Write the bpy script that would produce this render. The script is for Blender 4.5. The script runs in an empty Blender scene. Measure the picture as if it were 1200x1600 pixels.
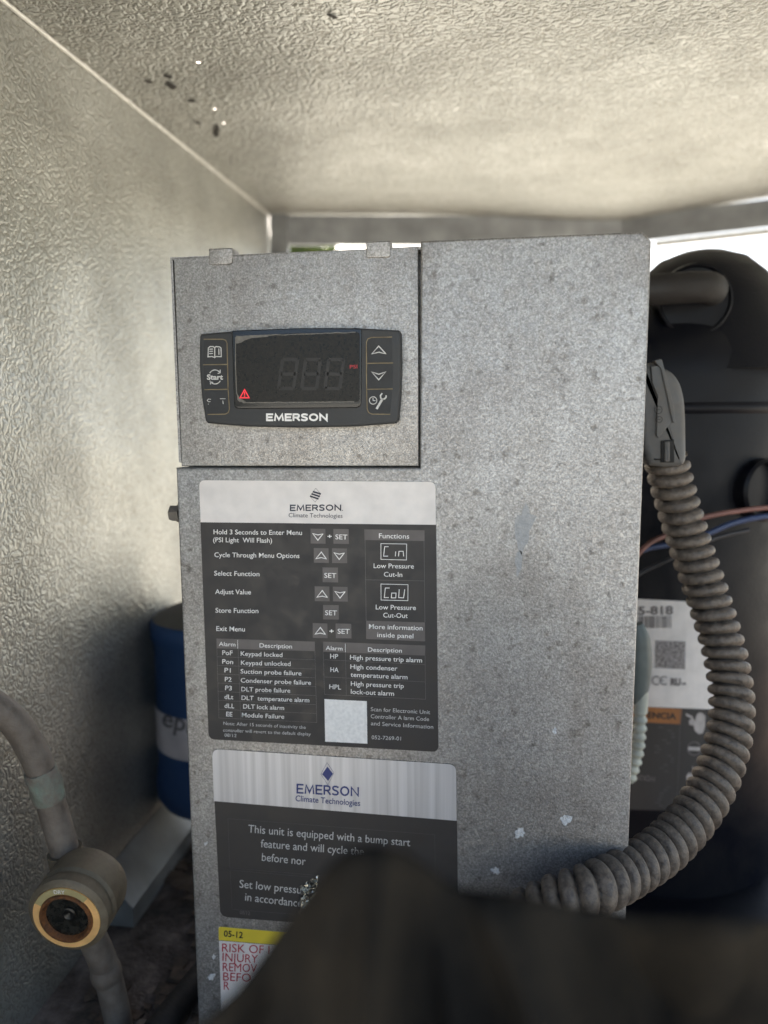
import bpy, bmesh, math, random
from mathutils import Vector, Matrix, noise

random.seed(7)
S = bpy.context.scene
COL = S.collection
R = math.radians

# ------------------------------------------------------------------ camera
FPX = 1160.0                                   # focal length in pixels of the 1200 x 1600 photograph
Xc = Vector((8100, 65, -1160)).normalized()
Dn = Vector((46, 9400, 1160)); Dn = (Dn - Xc * Dn.dot(Xc)).normalized()
Zc = -Dn
Yc = Zc.cross(Xc)
def c2w(v): return Vector((Xc.dot(v), Yc.dot(v), Zc.dot(v)))
FOCUS = 0.285
CAM = -c2w(Vector((0, 0, 1))) * FOCUS
cam_data = bpy.data.cameras.new('camera')
cam_data.sensor_fit = 'VERTICAL'
cam_data.sensor_height = 9.8
cam_data.lens = FPX / 1600 * 9.8
cam_data.clip_start = 0.01
cam_data.clip_end = 500
cam_data.dof.use_dof = True
cam_data.dof.focus_distance = FOCUS
cam_data.dof.aperture_fstop = 1.75
cam = bpy.data.objects.new('camera', cam_data)
COL.objects.link(cam)
r_, u_, b_ = c2w(Vector((1, 0, 0))), c2w(Vector((0, -1, 0))), c2w(Vector((0, 0, -1)))
m = Matrix.Identity(4)
for i in range(3):
    m[i][0], m[i][1], m[i][2], m[i][3] = r_[i], u_[i], b_[i], CAM[i]
cam.matrix_world = m
S.camera = cam

# ------------------------------------------------------------------ daylight
SUN_EL, SUN_AZ = 38.0, -30.0                    # azimuth from +Y (behind the unit) towards +X
w = bpy.data.worlds.new('World'); S.world = w; w.use_nodes = True
nt = w.node_tree
bg = nt.nodes['Background']
sky = nt.nodes.new('ShaderNodeTexSky'); sky.sky_type = 'NISHITA'; sky.sun_disc = False
sky.sun_elevation = R(SUN_EL); sky.sun_rotation = R(SUN_AZ)
sky.air_density = 1.0; sky.dust_density = 4.0; sky.ozone_density = 1.0
nt.links.new(sky.outputs[0], bg.inputs[0]); bg.inputs[1].default_value = 0.125
sl = bpy.data.lights.new('sun', 'SUN'); sl.energy = 5.0; sl.angle = R(0.5); sl.color = (1.0, 0.96, 0.89)
so = bpy.data.objects.new('sun', sl); COL.objects.link(so)
sd = Vector((math.sin(R(SUN_AZ)) * math.cos(R(SUN_EL)), math.cos(R(SUN_AZ)) * math.cos(R(SUN_EL)), math.sin(R(SUN_EL))))
so.rotation_euler = (-sd).to_track_quat('-Z', 'Y').to_euler()
vs = S.view_settings
vs.view_transform = 'Standard'; vs.look = 'None'; vs.exposure = 2.12; vs.gamma = 1.0; vs.use_curve_mapping = False
vs.use_white_balance = True; vs.white_balance_temperature = 6750; vs.white_balance_tint = 9
S.cycles.use_denoising = True
S.cycles.max_bounces = 10; S.cycles.diffuse_bounces = 6; S.cycles.glossy_bounces = 5
S.cycles.sample_clamp_indirect = 6.0
S.cycles.caustics_reflective = False; S.cycles.caustics_refractive = False

# ------------------------------------------------------------------ projection helpers
def ray(px, py): return c2w(Vector(((px - 600) / FPX, (py - 800) / FPX, 1.0)))
class Plane:                                   # vertical plane facing the camera at world y
    def __init__(s, y): s.y = y
    def __call__(s, px, py, off=0.0):
        d = ray(px, py); t = (s.y - off - CAM.y) / d.y
        return CAM + d * t
class HPlane:                                  # horizontal plane seen from below (ceiling) or above (floor)
    def __init__(s, z, sgn): s.z, s.sgn = z, sgn
    def __call__(s, px, py, off=0.0):
        d = ray(px, py); t = (s.z + s.sgn * off - CAM.z) / d.z
        return CAM + d * t
class Cyl:                                     # vertical cylinder
    def __init__(s, x, y, r): s.x, s.y, s.r = x, y, r
    def __call__(s, px, py, off=0.0):
        d = ray(px, py); ox, oy = CAM.x - s.x, CAM.y - s.y; r = s.r + off
        a = d.x * d.x + d.y * d.y; b = ox * d.x + oy * d.y; c = ox * ox + oy * oy - r * r
        q = max(b * b - a * c, 0)
        return CAM + d * ((-b - math.sqrt(q)) / a)
def at(px, py, y): return Plane(y)(px, py)
def zoom(ox, oy, k): return lambda x, y: (ox + x / k, oy + y / k)

# ------------------------------------------------------------------ object helpers
def base_of(o):
    while o.parent: o = o.parent
    return Vector(o.location)
def thing(name, loc, label, cat, group=None):
    o = bpy.data.objects.new(name, None); COL.objects.link(o)
    o.location = loc; o.empty_display_size = 0.01
    o['label'] = label; o['category'] = cat
    if group: o['group'] = group
    return o
def link(name, verts, faces, mat, parent=None, smooth=False, kind=None, label=None):
    me = bpy.data.meshes.new(name)
    b = base_of(parent) if parent else Vector((0, 0, 0))
    me.from_pydata([tuple(Vector(v) - b) for v in verts], [], faces)
    me.validate(); me.update()
    if mat: me.materials.append(mat)
    if smooth:
        for p in me.polygons: p.use_smooth = True
    o = bpy.data.objects.new(name, me); COL.objects.link(o)
    if parent:
        o.parent = parent
    if kind: o['kind'] = kind
    if label: o['label'] = label
    return o
def smooth_angle(o, deg=40):
    me = o.data
    for p in me.polygons: p.use_smooth = True
    bm = bmesh.new(); bm.from_mesh(me)
    for e in bm.edges:
        if len(e.link_faces) == 2 and e.calc_face_angle(0) > R(deg): e.smooth = False
    bm.to_mesh(me); bm.free()
    return o
class MB:
    def __init__(s): s.v, s.f = [], []
    def add(s, vs, fs):
        n = len(s.v); s.v += [Vector(v) for v in vs]; s.f += [tuple(i + n for i in f) for f in fs]
    def box(s, a, b):
        x0, y0, z0 = a; x1, y1, z1 = b
        s.add([(x0,y0,z0),(x1,y0,z0),(x1,y1,z0),(x0,y1,z0),(x0,y0,z1),(x1,y0,z1),(x1,y1,z1),(x0,y1,z1)],
              [(0,3,2,1),(4,5,6,7),(0,1,5,4),(1,2,6,5),(2,3,7,6),(3,0,4,7)])
    def sweep(s, path, rad, seg=20, caps=True, helix=None):
        n = len(path); t0 = None; rings = []; acc = 0.0
        for i, p in enumerate(path):
            p = Vector(p)
            t = (Vector(path[min(i + 1, n - 1)]) - Vector(path[max(i - 1, 0)])).normalized()
            if t0 is None:
                u = t.orthogonal().normalized()
            else:
                u = (t0.rotation_difference(t) @ u); u = (u - t * u.dot(t)).normalized()
            t0 = t; v = t.cross(u)
            if i: acc += (p - Vector(path[i - 1])).length
            ring = []
            for k in range(seg):
                a = 2 * math.pi * k / seg
                r = rad(i / (n - 1), acc, a) if callable(rad) else rad
                ring.append(p + (u * math.cos(a) + v * math.sin(a)) * r)
            rings.append(ring)
        vs = [q for rg in rings for q in rg]
        fs = [(i*seg+k, i*seg+(k+1) % seg, (i+1)*seg+(k+1) % seg, (i+1)*seg+k) for i in range(n-1) for k in range(seg)]
        if caps:
            fs.append(tuple(reversed(range(seg)))); fs.append(tuple((n-1)*seg + k for k in range(seg)))
        s.add(vs, fs)
    def lathe(s, origin, axis, prof, seg=48, caps=True):
        axis = Vector(axis).normalized(); u = axis.orthogonal().normalized(); v = axis.cross(u); o = Vector(origin)
        vs = []; n = len(prof)
        for (r, h) in prof:
            for k in range(seg):
                a = 2 * math.pi * k / seg
                vs.append(o + axis * h + (u * math.cos(a) + v * math.sin(a)) * max(r, 1e-6))
        fs = [(i*seg+k, i*seg+(k+1) % seg, (i+1)*seg+(k+1) % seg, (i+1)*seg+k) for i in range(n-1) for k in range(seg)]
        if caps:
            if prof[0][0] > 1e-5: fs.append(tuple(reversed(range(seg))))
            if prof[-1][0] > 1e-5: fs.append(tuple((n-1)*seg + k for k in range(seg)))
        s.add(vs, fs)
    def build(s, name, mat, parent=None, smooth=None, kind=None, label=None):
        o = link(name, s.v, s.f, mat, parent, kind=kind, label=label)
        if smooth: smooth_angle(o, smooth)
        return o
def catmull(pts, n=12):
    P = [Vector(p) for p in pts]; P = [P[0]*2 - P[1]] + P + [P[-1]*2 - P[-2]]; out = []
    for i in range(1, len(P) - 2):
        a, b, c, d = P[i-1], P[i], P[i+1], P[i+2]
        for k in range(n):
            t = k / n
            out.append(0.5 * ((2*b) + (c-a)*t + (2*a-5*b+4*c-d)*t*t + (3*b-a-3*c+d)*t**3))
    out.append(P[-2]); return out
def round_poly(pts, rad, n=5):
    out = []; L = len(pts)
    for i, p in enumerate(pts):
        r = rad[i] if isinstance(rad, (list, tuple)) else rad
        p = Vector(p); a = Vector(pts[i-1]); b = Vector(pts[(i+1) % L])
        if r <= 0: out.append(tuple(p)); continue
        d1 = (a-p); d2 = (b-p); r = min(r, d1.length*.48, d2.length*.48)
        p1 = p + d1.normalized()*r; p2 = p + d2.normalized()*r
        for k in range(n + 1):
            t = k / n
            out.append(tuple(p1*(1-t)**2 + p*2*t*(1-t) + p2*t*t))
    return out
def slab(name, outline_px, yf, yb, bev, mat, parent, label=None, px_y=None):
    """sheet or block: outline seen at depth px_y (default its front), front at yf, back at yb, rounded front edge"""
    P = [at(x, y, yf if px_y is None else px_y) for x, y in outline_px]
    pts = [Vector((p.x, p.z)) for p in P]; n = len(pts)
    area = sum(pts[i].x*pts[(i+1) % n].y - pts[(i+1) % n].x*pts[i].y for i in range(n))
    if area < 0: pts.reverse()
    def inset(d):
        out = []
        for i in range(n):
            a, p, b = pts[i-1], pts[i], pts[(i+1) % n]
            e1 = (p-a).normalized(); e2 = (b-p).normalized()
            n1 = Vector((-e1.y, e1.x)); n2 = Vector((-e2.y, e2.x))
            mm = n1 + n2
            mm = mm / max(mm.dot(n1), 0.3)
            out.append(p + mm * d)
        return out
    rings = []
    K = 4
    for k in range(K + 1):
        t = k / K * math.pi / 2
        rings.append((inset(bev * (1 - math.sin(t))), yf + bev * (1 - math.cos(t))))
    rings.append((pts, yb))
    vs = []; fs = []
    for rg, y in rings: vs += [Vector((q.x, y, q.y)) for q in rg]
    fs.append(tuple(range(n)))
    for i in range(len(rings) - 1):
        for k in range(n):
            fs.append((i*n+k, (i+1)*n+k, (i+1)*n+(k+1) % n, i*n+(k+1) % n))
    fs.append(tuple(reversed([(len(rings)-1)*n + k for k in range(n)])))
    o = link(name, vs, fs, mat, parent, label=label)
    return smooth_angle(o, 35)

# flat print and thin stickers on a surface
def poly(name, pts, surf, off, mat, parent, label=None):
    vs = [surf(x, y, off) for x, y in pts]
    return link(name, vs, [tuple(range(len(vs)))][:1], mat, parent, label=label)
def sticker(name, pts, surf, off, mat, parent, label=None):
    n = len(pts)
    vs = [surf(x, y, off) for x, y in pts] + [surf(x, y, 0.00002) for x, y in pts]
    fs = [tuple(range(n))] + [(i, i + n, (i+1) % n + n, (i+1) % n) for i in range(n)]
    return link(name, vs, fs, mat, parent, label=label)
def grid_sticker(name, quad, surf, off, mat, parent, nx=12, ny=2, label=None):
    a, b, c, d = [Vector(q) for q in quad]      # TL TR BR BL
    vs = []; fs = []
    for j in range(ny + 1):
        for i in range(nx + 1):
            u, v = i/nx, j/ny
            p = (a*(1-u) + b*u)*(1-v) + (d*(1-u) + c*u)*v
            vs.append(surf(p.x, p.y, off))
    for j in range(ny):
        for i in range(nx):
            k = j*(nx+1)+i
            fs.append((k, k+nx+1, k+nx+2, k+1))
    return link(name, vs, fs, mat, parent, label=label)
def stroke(name, lines, wpx, surf, off, mat, parent, closed=False, label=None):
    vs = []; fs = []
    for ln in lines:
        L = [Vector(p) for p in ln]
        if closed: L = L + [L[0], L[1]]
        n = len(L)
        lo = []; hi = []
        for i in range(n):
            d1 = (L[i]-L[i-1]).normalized() if i else (L[1]-L[0]).normalized()
            d2 = (L[i+1]-L[i]).normalized() if i < n-1 else d1
            n1 = Vector((-d1.y, d1.x)); n2 = Vector((-d2.y, d2.x)); mm = n1+n2
            if mm.length < .2: mm = n1*1.0
            mm = mm / max(mm.dot(n1), 0.35)
            p = L[i]
            if not closed and i == 0: p = p - d1*wpx*.35
            if not closed and i == n-1: p = p + d1*wpx*.35
            lo.append(p - mm*wpx/2); hi.append(p + mm*wpx/2)
        if closed: lo, hi = lo[1:], hi[1:]; n -= 1
        k0 = len(vs)
        for a, b in zip(lo, hi): vs += [surf(a.x, a.y, off), surf(b.x, b.y, off)]
        for i in range(n-1): fs.append((k0+2*i, k0+2*i+1, k0+2*i+3, k0+2*i+2))
    return link(name, vs, fs, mat, parent, label=label, kind='stuff' if len(lines) > 1 else None)
_tc = {}
def text_mesh(body, bold):
    key = (body, bold)
    if key not in _tc:
        c = bpy.data.curves.new('tmp', 'FONT'); c.body = body; c.resolution_u = 3; c.offset = bold
        o = bpy.data.objects.new('tmp', c)
        me = bpy.data.meshes.new_from_object(o)
        _tc[key] = ([v.co.copy() for v in me.vertices], [tuple(p.vertices) for p in me.polygons])
        bpy.data.objects.remove(o); bpy.data.curves.remove(c); bpy.data.meshes.remove(me)
    return _tc[key]
def text(body, xl, xr, bl, br, cap, surf, off, mat, parent, Z=None, bold=0.008, name='lettering'):
    if Z:
        k = Z(1, 0)[0] - Z(0, 0)[0]
        (xl, bl), (xr, br) = Z(xl, bl), Z(xr, br); cap = cap * k
    v, f = text_mesh(body, bold)
    x0 = min(p.x for p in v); x1 = max(p.x for p in v)
    d = Vector((xr-xl, br-bl)); 
    up = Vector((d.y, -d.x)).normalized() if d.length else Vector((0, -1))
    up = (up + Vector((0, -1))).normalized()
    vs = []
    for p in v:
        q = Vector((xl, bl)) + d * ((p.x-x0)/(x1-x0)) + up * (p.y/0.69*cap)
        vs.append(surf(q.x, q.y, off))
    return link(name, vs, f, mat, parent)

def wordmark(xl, xr, bl, br, cap, surf, off, mat, parent, Z, wgt=.20):
    """the heavy wide capitals of the maker's word mark, letter by letter"""
    G = {'E': (.78, [[(.92,0),(.12,0),(.12,1),(.92,1)], [(.12,.5),(.82,.5)]]), 'M': (1.12, [[(.09,0),(.17,1),(.5,.12),(.83,1),(.91,0)]]),
         'R': (.86, [[(.12,0),(.12,1),(.62,1),(.80,.90),(.84,.73),(.78,.56),(.60,.46),(.12,.46)], [(.52,.46),(.88,0)]]),
         'S': (.78, [[(.86,.92),(.62,1),(.34,1),(.16,.90),(.13,.73),(.24,.59),(.72,.43),(.85,.29),(.82,.11),(.62,0),(.32,0),(.10,.09)]]),
         'O': (1.06, [[(.5+.40*math.sin(2*math.pi*k/18), .5+.5*math.cos(2*math.pi*k/18)) for k in range(19)]]),
         'N': (.98, [[(.12,0),(.12,1),(.88,0),(.88,1)]])}
    (xl, bl), (xr, br) = Z(xl, bl), Z(xr, br); cap *= Z(1, 0)[0]-Z(0, 0)[0]
    word = 'EMERSON'; gap = .10; tot = sum(G[c][0] for c in word) + gap*6
    d = Vector((xr-xl, br-bl)); wd = cap*wgt; pos = 0
    for c in word:
        w_, L = G[c]; lines = []
        for ln in L:
            q = []
            for (x, y) in ln:
                b = Vector((xl, bl)) + d*((pos + x*w_)/tot); q.append((b.x, b.y - wd/2 - y*(cap-wd)))
            lines.append(q)
        o = stroke('lettering', lines, wd, surf, off, mat, parent)
        pos += w_ + gap

# ------------------------------------------------------------------ materials
def new_mat(name):
    mt = bpy.data.materials.new(name); mt.use_nodes = True
    t = mt.node_tree; b = t.nodes['Principled BSDF']
    return mt, t, b
def N(t, typ, **kw):
    n = t.nodes.new(typ)
    for k, v in kw.items():
        if k.startswith('i_'): n.inputs[k[2:].replace('_', ' ')].default_value = v
        else: setattr(n, k, v)
    return n
def ramp(t, src, stops):
    r = t.nodes.new('ShaderNodeValToRGB'); t.links.new(src, r.inputs[0])
    e = r.color_ramp.elements
    while len(e) > 1: e.remove(e[-1])
    e[0].position, e[0].color = stops[0][0], (*stops[0][1], 1) if len(stops[0][1]) == 3 else stops[0][1]
    for p, c in stops[1:]:
        x = e.new(p); x.color = (*c, 1) if len(c) == 3 else c
    return r
def g(v): return (v, v, v)
def plain(name, col, rough=0.6, metal=0.0, grime=0.25, gscale=60, bump=0.0, bscale=400, spec=0.5, emit=None):
    mt, t, b = new_mat(name)
    tc = N(t, 'ShaderNodeTexCoord')
    n1 = N(t, 'ShaderNodeTexNoise'); n1.inputs['Scale'].default_value = gscale; n1.inputs['Detail'].default_value = 6
    t.links.new(tc.outputs['Object'], n1.inputs['Vector'])
    lo = tuple(c*(1-grime) for c in col); hi = tuple(min(c*(1+grime*.6), 1) for c in col)
    rp = ramp(t, n1.outputs['Fac'], [(0.3, lo), (0.7, hi)])
    t.links.new(rp.outputs[0], b.inputs['Base Color'])
    b.inputs['Roughness'].default_value = rough; b.inputs['Metallic'].default_value = metal
    b.inputs['Specular IOR Level'].default_value = spec
    if bump:
        n2 = N(t, 'ShaderNodeTexNoise'); n2.inputs['Scale'].default_value = bscale; n2.inputs['Detail'].default_value = 4
        t.links.new(tc.outputs['Object'], n2.inputs['Vector'])
        bp = N(t, 'ShaderNodeBump'); bp.inputs['Strength'].default_value = bump; bp.inputs['Distance'].default_value = 0.001
        t.links.new(n2.outputs['Fac'], bp.inputs['Height']); t.links.new(bp.outputs[0], b.inputs['Normal'])
    if emit:
        b.inputs['Emission Color'].default_value = (*emit[0], 1); b.inputs['Emission Strength'].default_value = emit[1]
    return mt
def mixc(t, fac, a, b, mode='MIX'):
    mx = t.nodes.new('ShaderNodeMix'); mx.data_type = 'RGBA'; mx.blend_type = mode
    for sock, v in ((0, fac), (6, a), (7, b)):
        if hasattr(v, 'links'): t.links.new(v, mx.inputs[sock])
        else: mx.inputs[sock].default_value = v if sock == 0 else (*v, 1)
    return mx.outputs[2]

def mat_galv():
    mt, t, b = new_mat('galvanised_sheet')
    tc = N(t, 'ShaderNodeTexCoord')
    sp = N(t, 'ShaderNodeTexNoise'); sp.inputs['Scale'].default_value = 1500; sp.inputs['Detail'].default_value = 3; sp.inputs['Roughness'].default_value = .65
    t.links.new(tc.outputs['Object'], sp.inputs['Vector'])
    vo = N(t, 'ShaderNodeTexVoronoi'); vo.inputs['Scale'].default_value = 1300
    t.links.new(tc.outputs['Object'], vo.inputs['Vector'])
    c1 = ramp(t, sp.outputs['Fac'], [(0.34, (.27,.263,.258)), (0.5, (.355,.348,.342)), (0.66, (.48,.472,.465))])
    vr = N(t, 'ShaderNodeSeparateColor'); t.links.new(vo.outputs['Color'], vr.inputs[0])
    c2 = ramp(t, vr.outputs[0], [(0.0, g(0.80)), (1.0, g(1.10))])
    cc = mixc(t, 1.0, c1.outputs[0], c2.outputs[0], 'MULTIPLY')
    lg = N(t, 'ShaderNodeTexNoise'); lg.inputs['Scale'].default_value = 22; lg.inputs['Detail'].default_value = 5
    t.links.new(tc.outputs['Object'], lg.inputs['Vector'])
    c3 = ramp(t, lg.outputs['Fac'], [(0.3, (0.78, 0.74, 0.71)), (0.5, (.96, .94, .92)), (0.72, (1.06, 1.06, 1.06))])
    cc = mixc(t, 1.0, cc, c3.outputs[0], 'MULTIPLY')
    sm = N(t, 'ShaderNodeMapping'); sm.inputs['Scale'].default_value = (120, 120, 9); t.links.new(tc.outputs['Object'], sm.inputs['Vector'])
    st = N(t, 'ShaderNodeTexNoise'); st.inputs['Scale'].default_value = 1.0; st.inputs['Detail'].default_value = 4; t.links.new(sm.outputs[0], st.inputs['Vector'])
    s4 = ramp(t, st.outputs['Fac'], [(0.36, (0.94, 0.93, 0.92)), (0.60, g(1.02))])
    cc = mixc(t, 1.0, cc, s4.outputs[0], 'MULTIPLY')
    # scattered darker dirt specks
    dk = N(t, 'ShaderNodeTexNoise'); dk.inputs['Scale'].default_value = 260; dk.inputs['Detail'].default_value = 5
    t.links.new(tc.outputs['Object'], dk.inputs['Vector'])
    d4 = ramp(t, dk.outputs['Fac'], [(0.60, g(1)), (0.72, (0.60, 0.58, 0.56))])
    cc = mixc(t, 1.0, cc, d4.outputs[0], 'MULTIPLY')
    t.links.new(cc, b.inputs['Base Color'])
    b.inputs['Metallic'].default_value = 0.6
    rr = ramp(t, vr.outputs[1], [(0, g(0.34)), (1, g(0.56))]); t.links.new(rr.outputs[0], b.inputs['Roughness'])
    bp = N(t, 'ShaderNodeBump'); bp.inputs['Strength'].default_value = 0.35; bp.inputs['Distance'].default_value = 0.0004
    t.links.new(sp.outputs['Fac'], bp.inputs['Height']); t.links.new(bp.outputs[0], b.inputs['Normal'])
    return mt
def mat_stucco(name, holes=(), relief=.95, scale=270):
    mt, t, b = new_mat(name)
    tc = N(t, 'ShaderNodeTexCoord')
    wn = N(t, 'ShaderNodeTexNoise'); wn.inputs['Scale'].default_value = 170; wn.inputs['Detail'].default_value = 2
    t.links.new(tc.outputs['Object'], wn.inputs['Vector'])
    ad = N(t, 'ShaderNodeVectorMath', operation='MULTIPLY_ADD'); ad.inputs[1].default_value = (0.005,)*3
    t.links.new(wn.outputs['Color'], ad.inputs[0]); t.links.new(tc.outputs['Object'], ad.inputs[2])
    n1 = N(t, 'ShaderNodeTexNoise'); n1.inputs['Scale'].default_value = scale; n1.inputs['Detail'].default_value = 1.5; n1.inputs['Roughness'].default_value = .45
    t.links.new(ad.outputs[0], n1.inputs['Vector'])
    # raised pebbles parted by creases: |noise-.5|
    sb = N(t, 'ShaderNodeMath', operation='SUBTRACT'); sb.inputs[1].default_value = .5; t.links.new(n1.outputs['Fac'], sb.inputs[0])
    ab = N(t, 'ShaderNodeMath', operation='ABSOLUTE'); t.links.new(sb.outputs[0], ab.inputs[0])
    rd = ramp(t, ab.outputs[0], [(0.0, g(0)), (0.06, g(.5)), (0.17, g(1.0))]); rd.color_ramp.interpolation = 'EASE'
    wv = N(t, 'ShaderNodeTexNoise'); wv.inputs['Scale'].default_value = 6; wv.inputs['Detail'].default_value = 2
    t.links.new(tc.outputs['Object'], wv.inputs['Vector'])
    b1 = N(t, 'ShaderNodeBump'); b1.inputs['Strength'].default_value = 0.7; b1.inputs['Distance'].default_value = 0.02
    t.links.new(wv.outputs['Fac'], b1.inputs['Height'])
    b2 = N(t, 'ShaderNodeBump'); b2.inputs['Strength'].default_value = relief; b2.inputs['Distance'].default_value = 0.0013
    t.links.new(rd.outputs[0], b2.inputs['Height']); t.links.new(b1.outputs[0], b2.inputs['Normal'])
    t.links.new(b2.outputs[0], b.inputs['Normal'])
    lg = N(t, 'ShaderNodeTexNoise'); lg.inputs['Scale'].default_value = 16; lg.inputs['Detail'].default_value = 8; lg.inputs['Roughness'].default_value = .65
    t.links.new(tc.outputs['Object'], lg.inputs['Vector'])
    c = ramp(t, lg.outputs['Fac'], [(0.28, (0.33, 0.328, 0.30)), (0.48, (0.395, 0.393, 0.362)), (0.72, (0.465, 0.463, 0.432))])
    # crease shade painted into the colour, on top of the bump
    crease_shade = ramp(t, rd.outputs[0], [(0.0, (0.74, 0.72, 0.68)), (0.55, g(1))])
    t.links.new(mixc(t, 1.0, c.outputs[0], crease_shade.outputs[0], 'MULTIPLY'), b.inputs['Base Color'])
    b.inputs['Metallic'].default_value = 0.78
    r = ramp(t, lg.outputs['Fac'], [(0.3, g(0.50)), (0.7, g(0.40))]); t.links.new(r.outputs[0], b.inputs['Roughness'])
    if holes:                                   # pin holes rusted through the sheet
        acc = None
        for (x, y, rad) in holes:
            sep = N(t, 'ShaderNodeVectorMath', operation='MULTIPLY_ADD'); sep.inputs[1].default_value = (1, 1, 0); sep.inputs[2].default_value = (-x, -y, 0)
            t.links.new(tc.outputs['Object'], sep.inputs[0])
            ln = N(t, 'ShaderNodeVectorMath', operation='LENGTH'); t.links.new(sep.outputs[0], ln.inputs[0])
            gt = N(t, 'ShaderNodeMath', operation='GREATER_THAN'); gt.inputs[1].default_value = rad; t.links.new(ln.outputs['Value'], gt.inputs[0])
            if acc is None: acc = gt.outputs[0]
            else:
                mm = N(t, 'ShaderNodeMath', operation='MULTIPLY'); t.links.new(acc, mm.inputs[0]); t.links.new(gt.outputs[0], mm.inputs[1]); acc = mm.outputs[0]
        t.links.new(acc, b.inputs['Alpha'])
    return mt
def mat_floor():
    mt, t, b = new_mat('rusty_dirty_pan')
    tc = N(t, 'ShaderNodeTexCoord')
    n = N(t, 'ShaderNodeTexNoise'); n.inputs['Scale'].default_value = 38; n.inputs['Detail'].default_value = 8; n.inputs['Roughness'].default_value = .65
    t.links.new(tc.outputs['Object'], n.inputs['Vector'])
    c = ramp(t, n.outputs['Fac'], [(0.3, (0.018, 0.014, 0.011)), (0.45, (0.09, 0.065, 0.05)), (0.58, (0.20, 0.15, 0.12)), (0.75, (0.30, 0.26, 0.23))])
    t.links.new(c.outputs[0], b.inputs['Base Color']); b.inputs['Roughness'].default_value = .85
    n2 = N(t, 'ShaderNodeTexNoise'); n2.inputs['Scale'].default_value = 300; n2.inputs['Detail'].default_value = 5
    t.links.new(tc.outputs['Object'], n2.inputs['Vector'])
    bp = N(t, 'ShaderNodeBump'); bp.inputs['Strength'].default_value = .7; bp.inputs['Distance'].default_value = .002
    t.links.new(n2.outputs['Fac'], bp.inputs['Height']); t.links.new(bp.outputs[0], b.inputs['Normal'])
    return mt
def mat_dusty(name, col, dust, amount=0.5, rough=0.6, metal=0.0, scale=90, bump=.3):
    mt, t, b = new_mat(name)
    tc = N(t, 'ShaderNodeTexCoord')
    n = N(t, 'ShaderNodeTexNoise'); n.inputs['Scale'].default_value = scale; n.inputs['Detail'].default_value = 8; n.inputs['Roughness'].default_value = .68
    t.links.new(tc.outputs['Object'], n.inputs['Vector'])
    f = ramp(t, n.outputs['Fac'], [(0.36, g(0)), (0.68, g(amount))])
    t.links.new(mixc(t, f.outputs[0], col, dust), b.inputs['Base Color'])
    rr = ramp(t, n.outputs['Fac'], [(0.36, g(rough)), (0.68, g(min(1, rough+.3)))]); t.links.new(rr.outputs[0], b.inputs['Roughness'])
    b.inputs['Metallic'].default_value = metal
    if bump:
        n2 = N(t, 'ShaderNodeTexNoise'); n2.inputs['Scale'].default_value = 700; n2.inputs['Detail'].default_value = 4
        t.links.new(tc.outputs['Object'], n2.inputs['Vector'])
        bp = N(t, 'ShaderNodeBump'); bp.inputs['Strength'].default_value = bump; bp.inputs['Distance'].default_value = .0006
        t.links.new(n2.outputs['Fac'], bp.inputs['Height']); t.links.new(bp.outputs[0], b.inputs['Normal'])
    return mt

def mat_brushed():
    mt, t, b = new_mat('brushed_silver_label')
    tc = N(t, 'ShaderNodeTexCoord'); mp = N(t, 'ShaderNodeMapping'); mp.inputs['Scale'].default_value = (420, 420, 6)
    t.links.new(tc.outputs['Object'], mp.inputs['Vector'])
    n = N(t, 'ShaderNodeTexNoise'); n.inputs['Scale'].default_value = 1.0; n.inputs['Detail'].default_value = 3
    t.links.new(mp.outputs[0], n.inputs['Vector'])
    c = ramp(t, n.outputs['Fac'], [(0.3, (0.45, 0.43, 0.425)), (0.7, (0.68, 0.655, 0.65))])
    t.links.new(c.outputs[0], b.inputs['Base Color']); b.inputs['Roughness'].default_value = .4; b.inputs['Metallic'].default_value = .2
    return mt
GALV = mat_galv(); STUC = mat_stucco('stucco_embossed_aluminium', (), .3, 330); FLOOR = mat_floor()
GLINTLIP = plain('pale_glint_and_lip', (0.72, 0.70, 0.65), .4, .5, .2, 200)  # pale metal for the painted bend glint and the rail lip
RAIL = plain('grey_frame_steel', (0.34, 0.35, 0.36), .5, .4, .3, 40)
GROUND = plain('pale_concrete_ground', (0.50, 0.485, 0.43), .9, 0, .25, 1.2)
BEZEL = mat_dusty('charcoal_plastic', (0.028, 0.029, 0.031), (0.07, 0.068, 0.064), .5, .55, 0, 160, .12)
KEY = mat_dusty('charcoal_rubber_key', (0.022, 0.023, 0.025), (0.05, 0.048, 0.045), .5, .6, 0, 200, .1)
SCREEN = mat_dusty('dusty_black_screen', (0.003, 0.0027, 0.0024), (0.030, 0.025, 0.020), .7, .22, 0, 900, .0)
SCREEN.node_tree.nodes['Principled BSDF'].inputs['Specular IOR Level'].default_value = .25
SEGM = plain('unlit_display_segment', (0.010, 0.0075, 0.006), .5, 0, .2, 300)
LENSRIM = plain('glossy_black_lens_rim', (0.010, 0.010, 0.011), .22, 0, .1, 200)
FILM = plain('worn_clear_film_edge', (0.13, 0.115, 0.095), .35, 0, .4, 500)
GOLD = plain('dusty_tan_groove', (0.20, 0.155, 0.09), .7, 0, .35, 300)
PRINT = plain('worn_grey_print', (0.58, 0.565, 0.54), .7, 0, .25, 900)
PWHITE = plain('white_print', (0.84, 0.81, 0.77), .6, 0, .12, 700)
RED = plain('red_indicator', (0.25, 0.01, 0.015), .4, 0, .1, 300, emit=((1.0, 0.03, 0.05), 0.22))
REDDIM = plain('dim_red_indicator', (0.15, 0.01, 0.012), .4, 0, .1, 300, emit=((1.0, 0.03, 0.05), 0.06))
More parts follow.
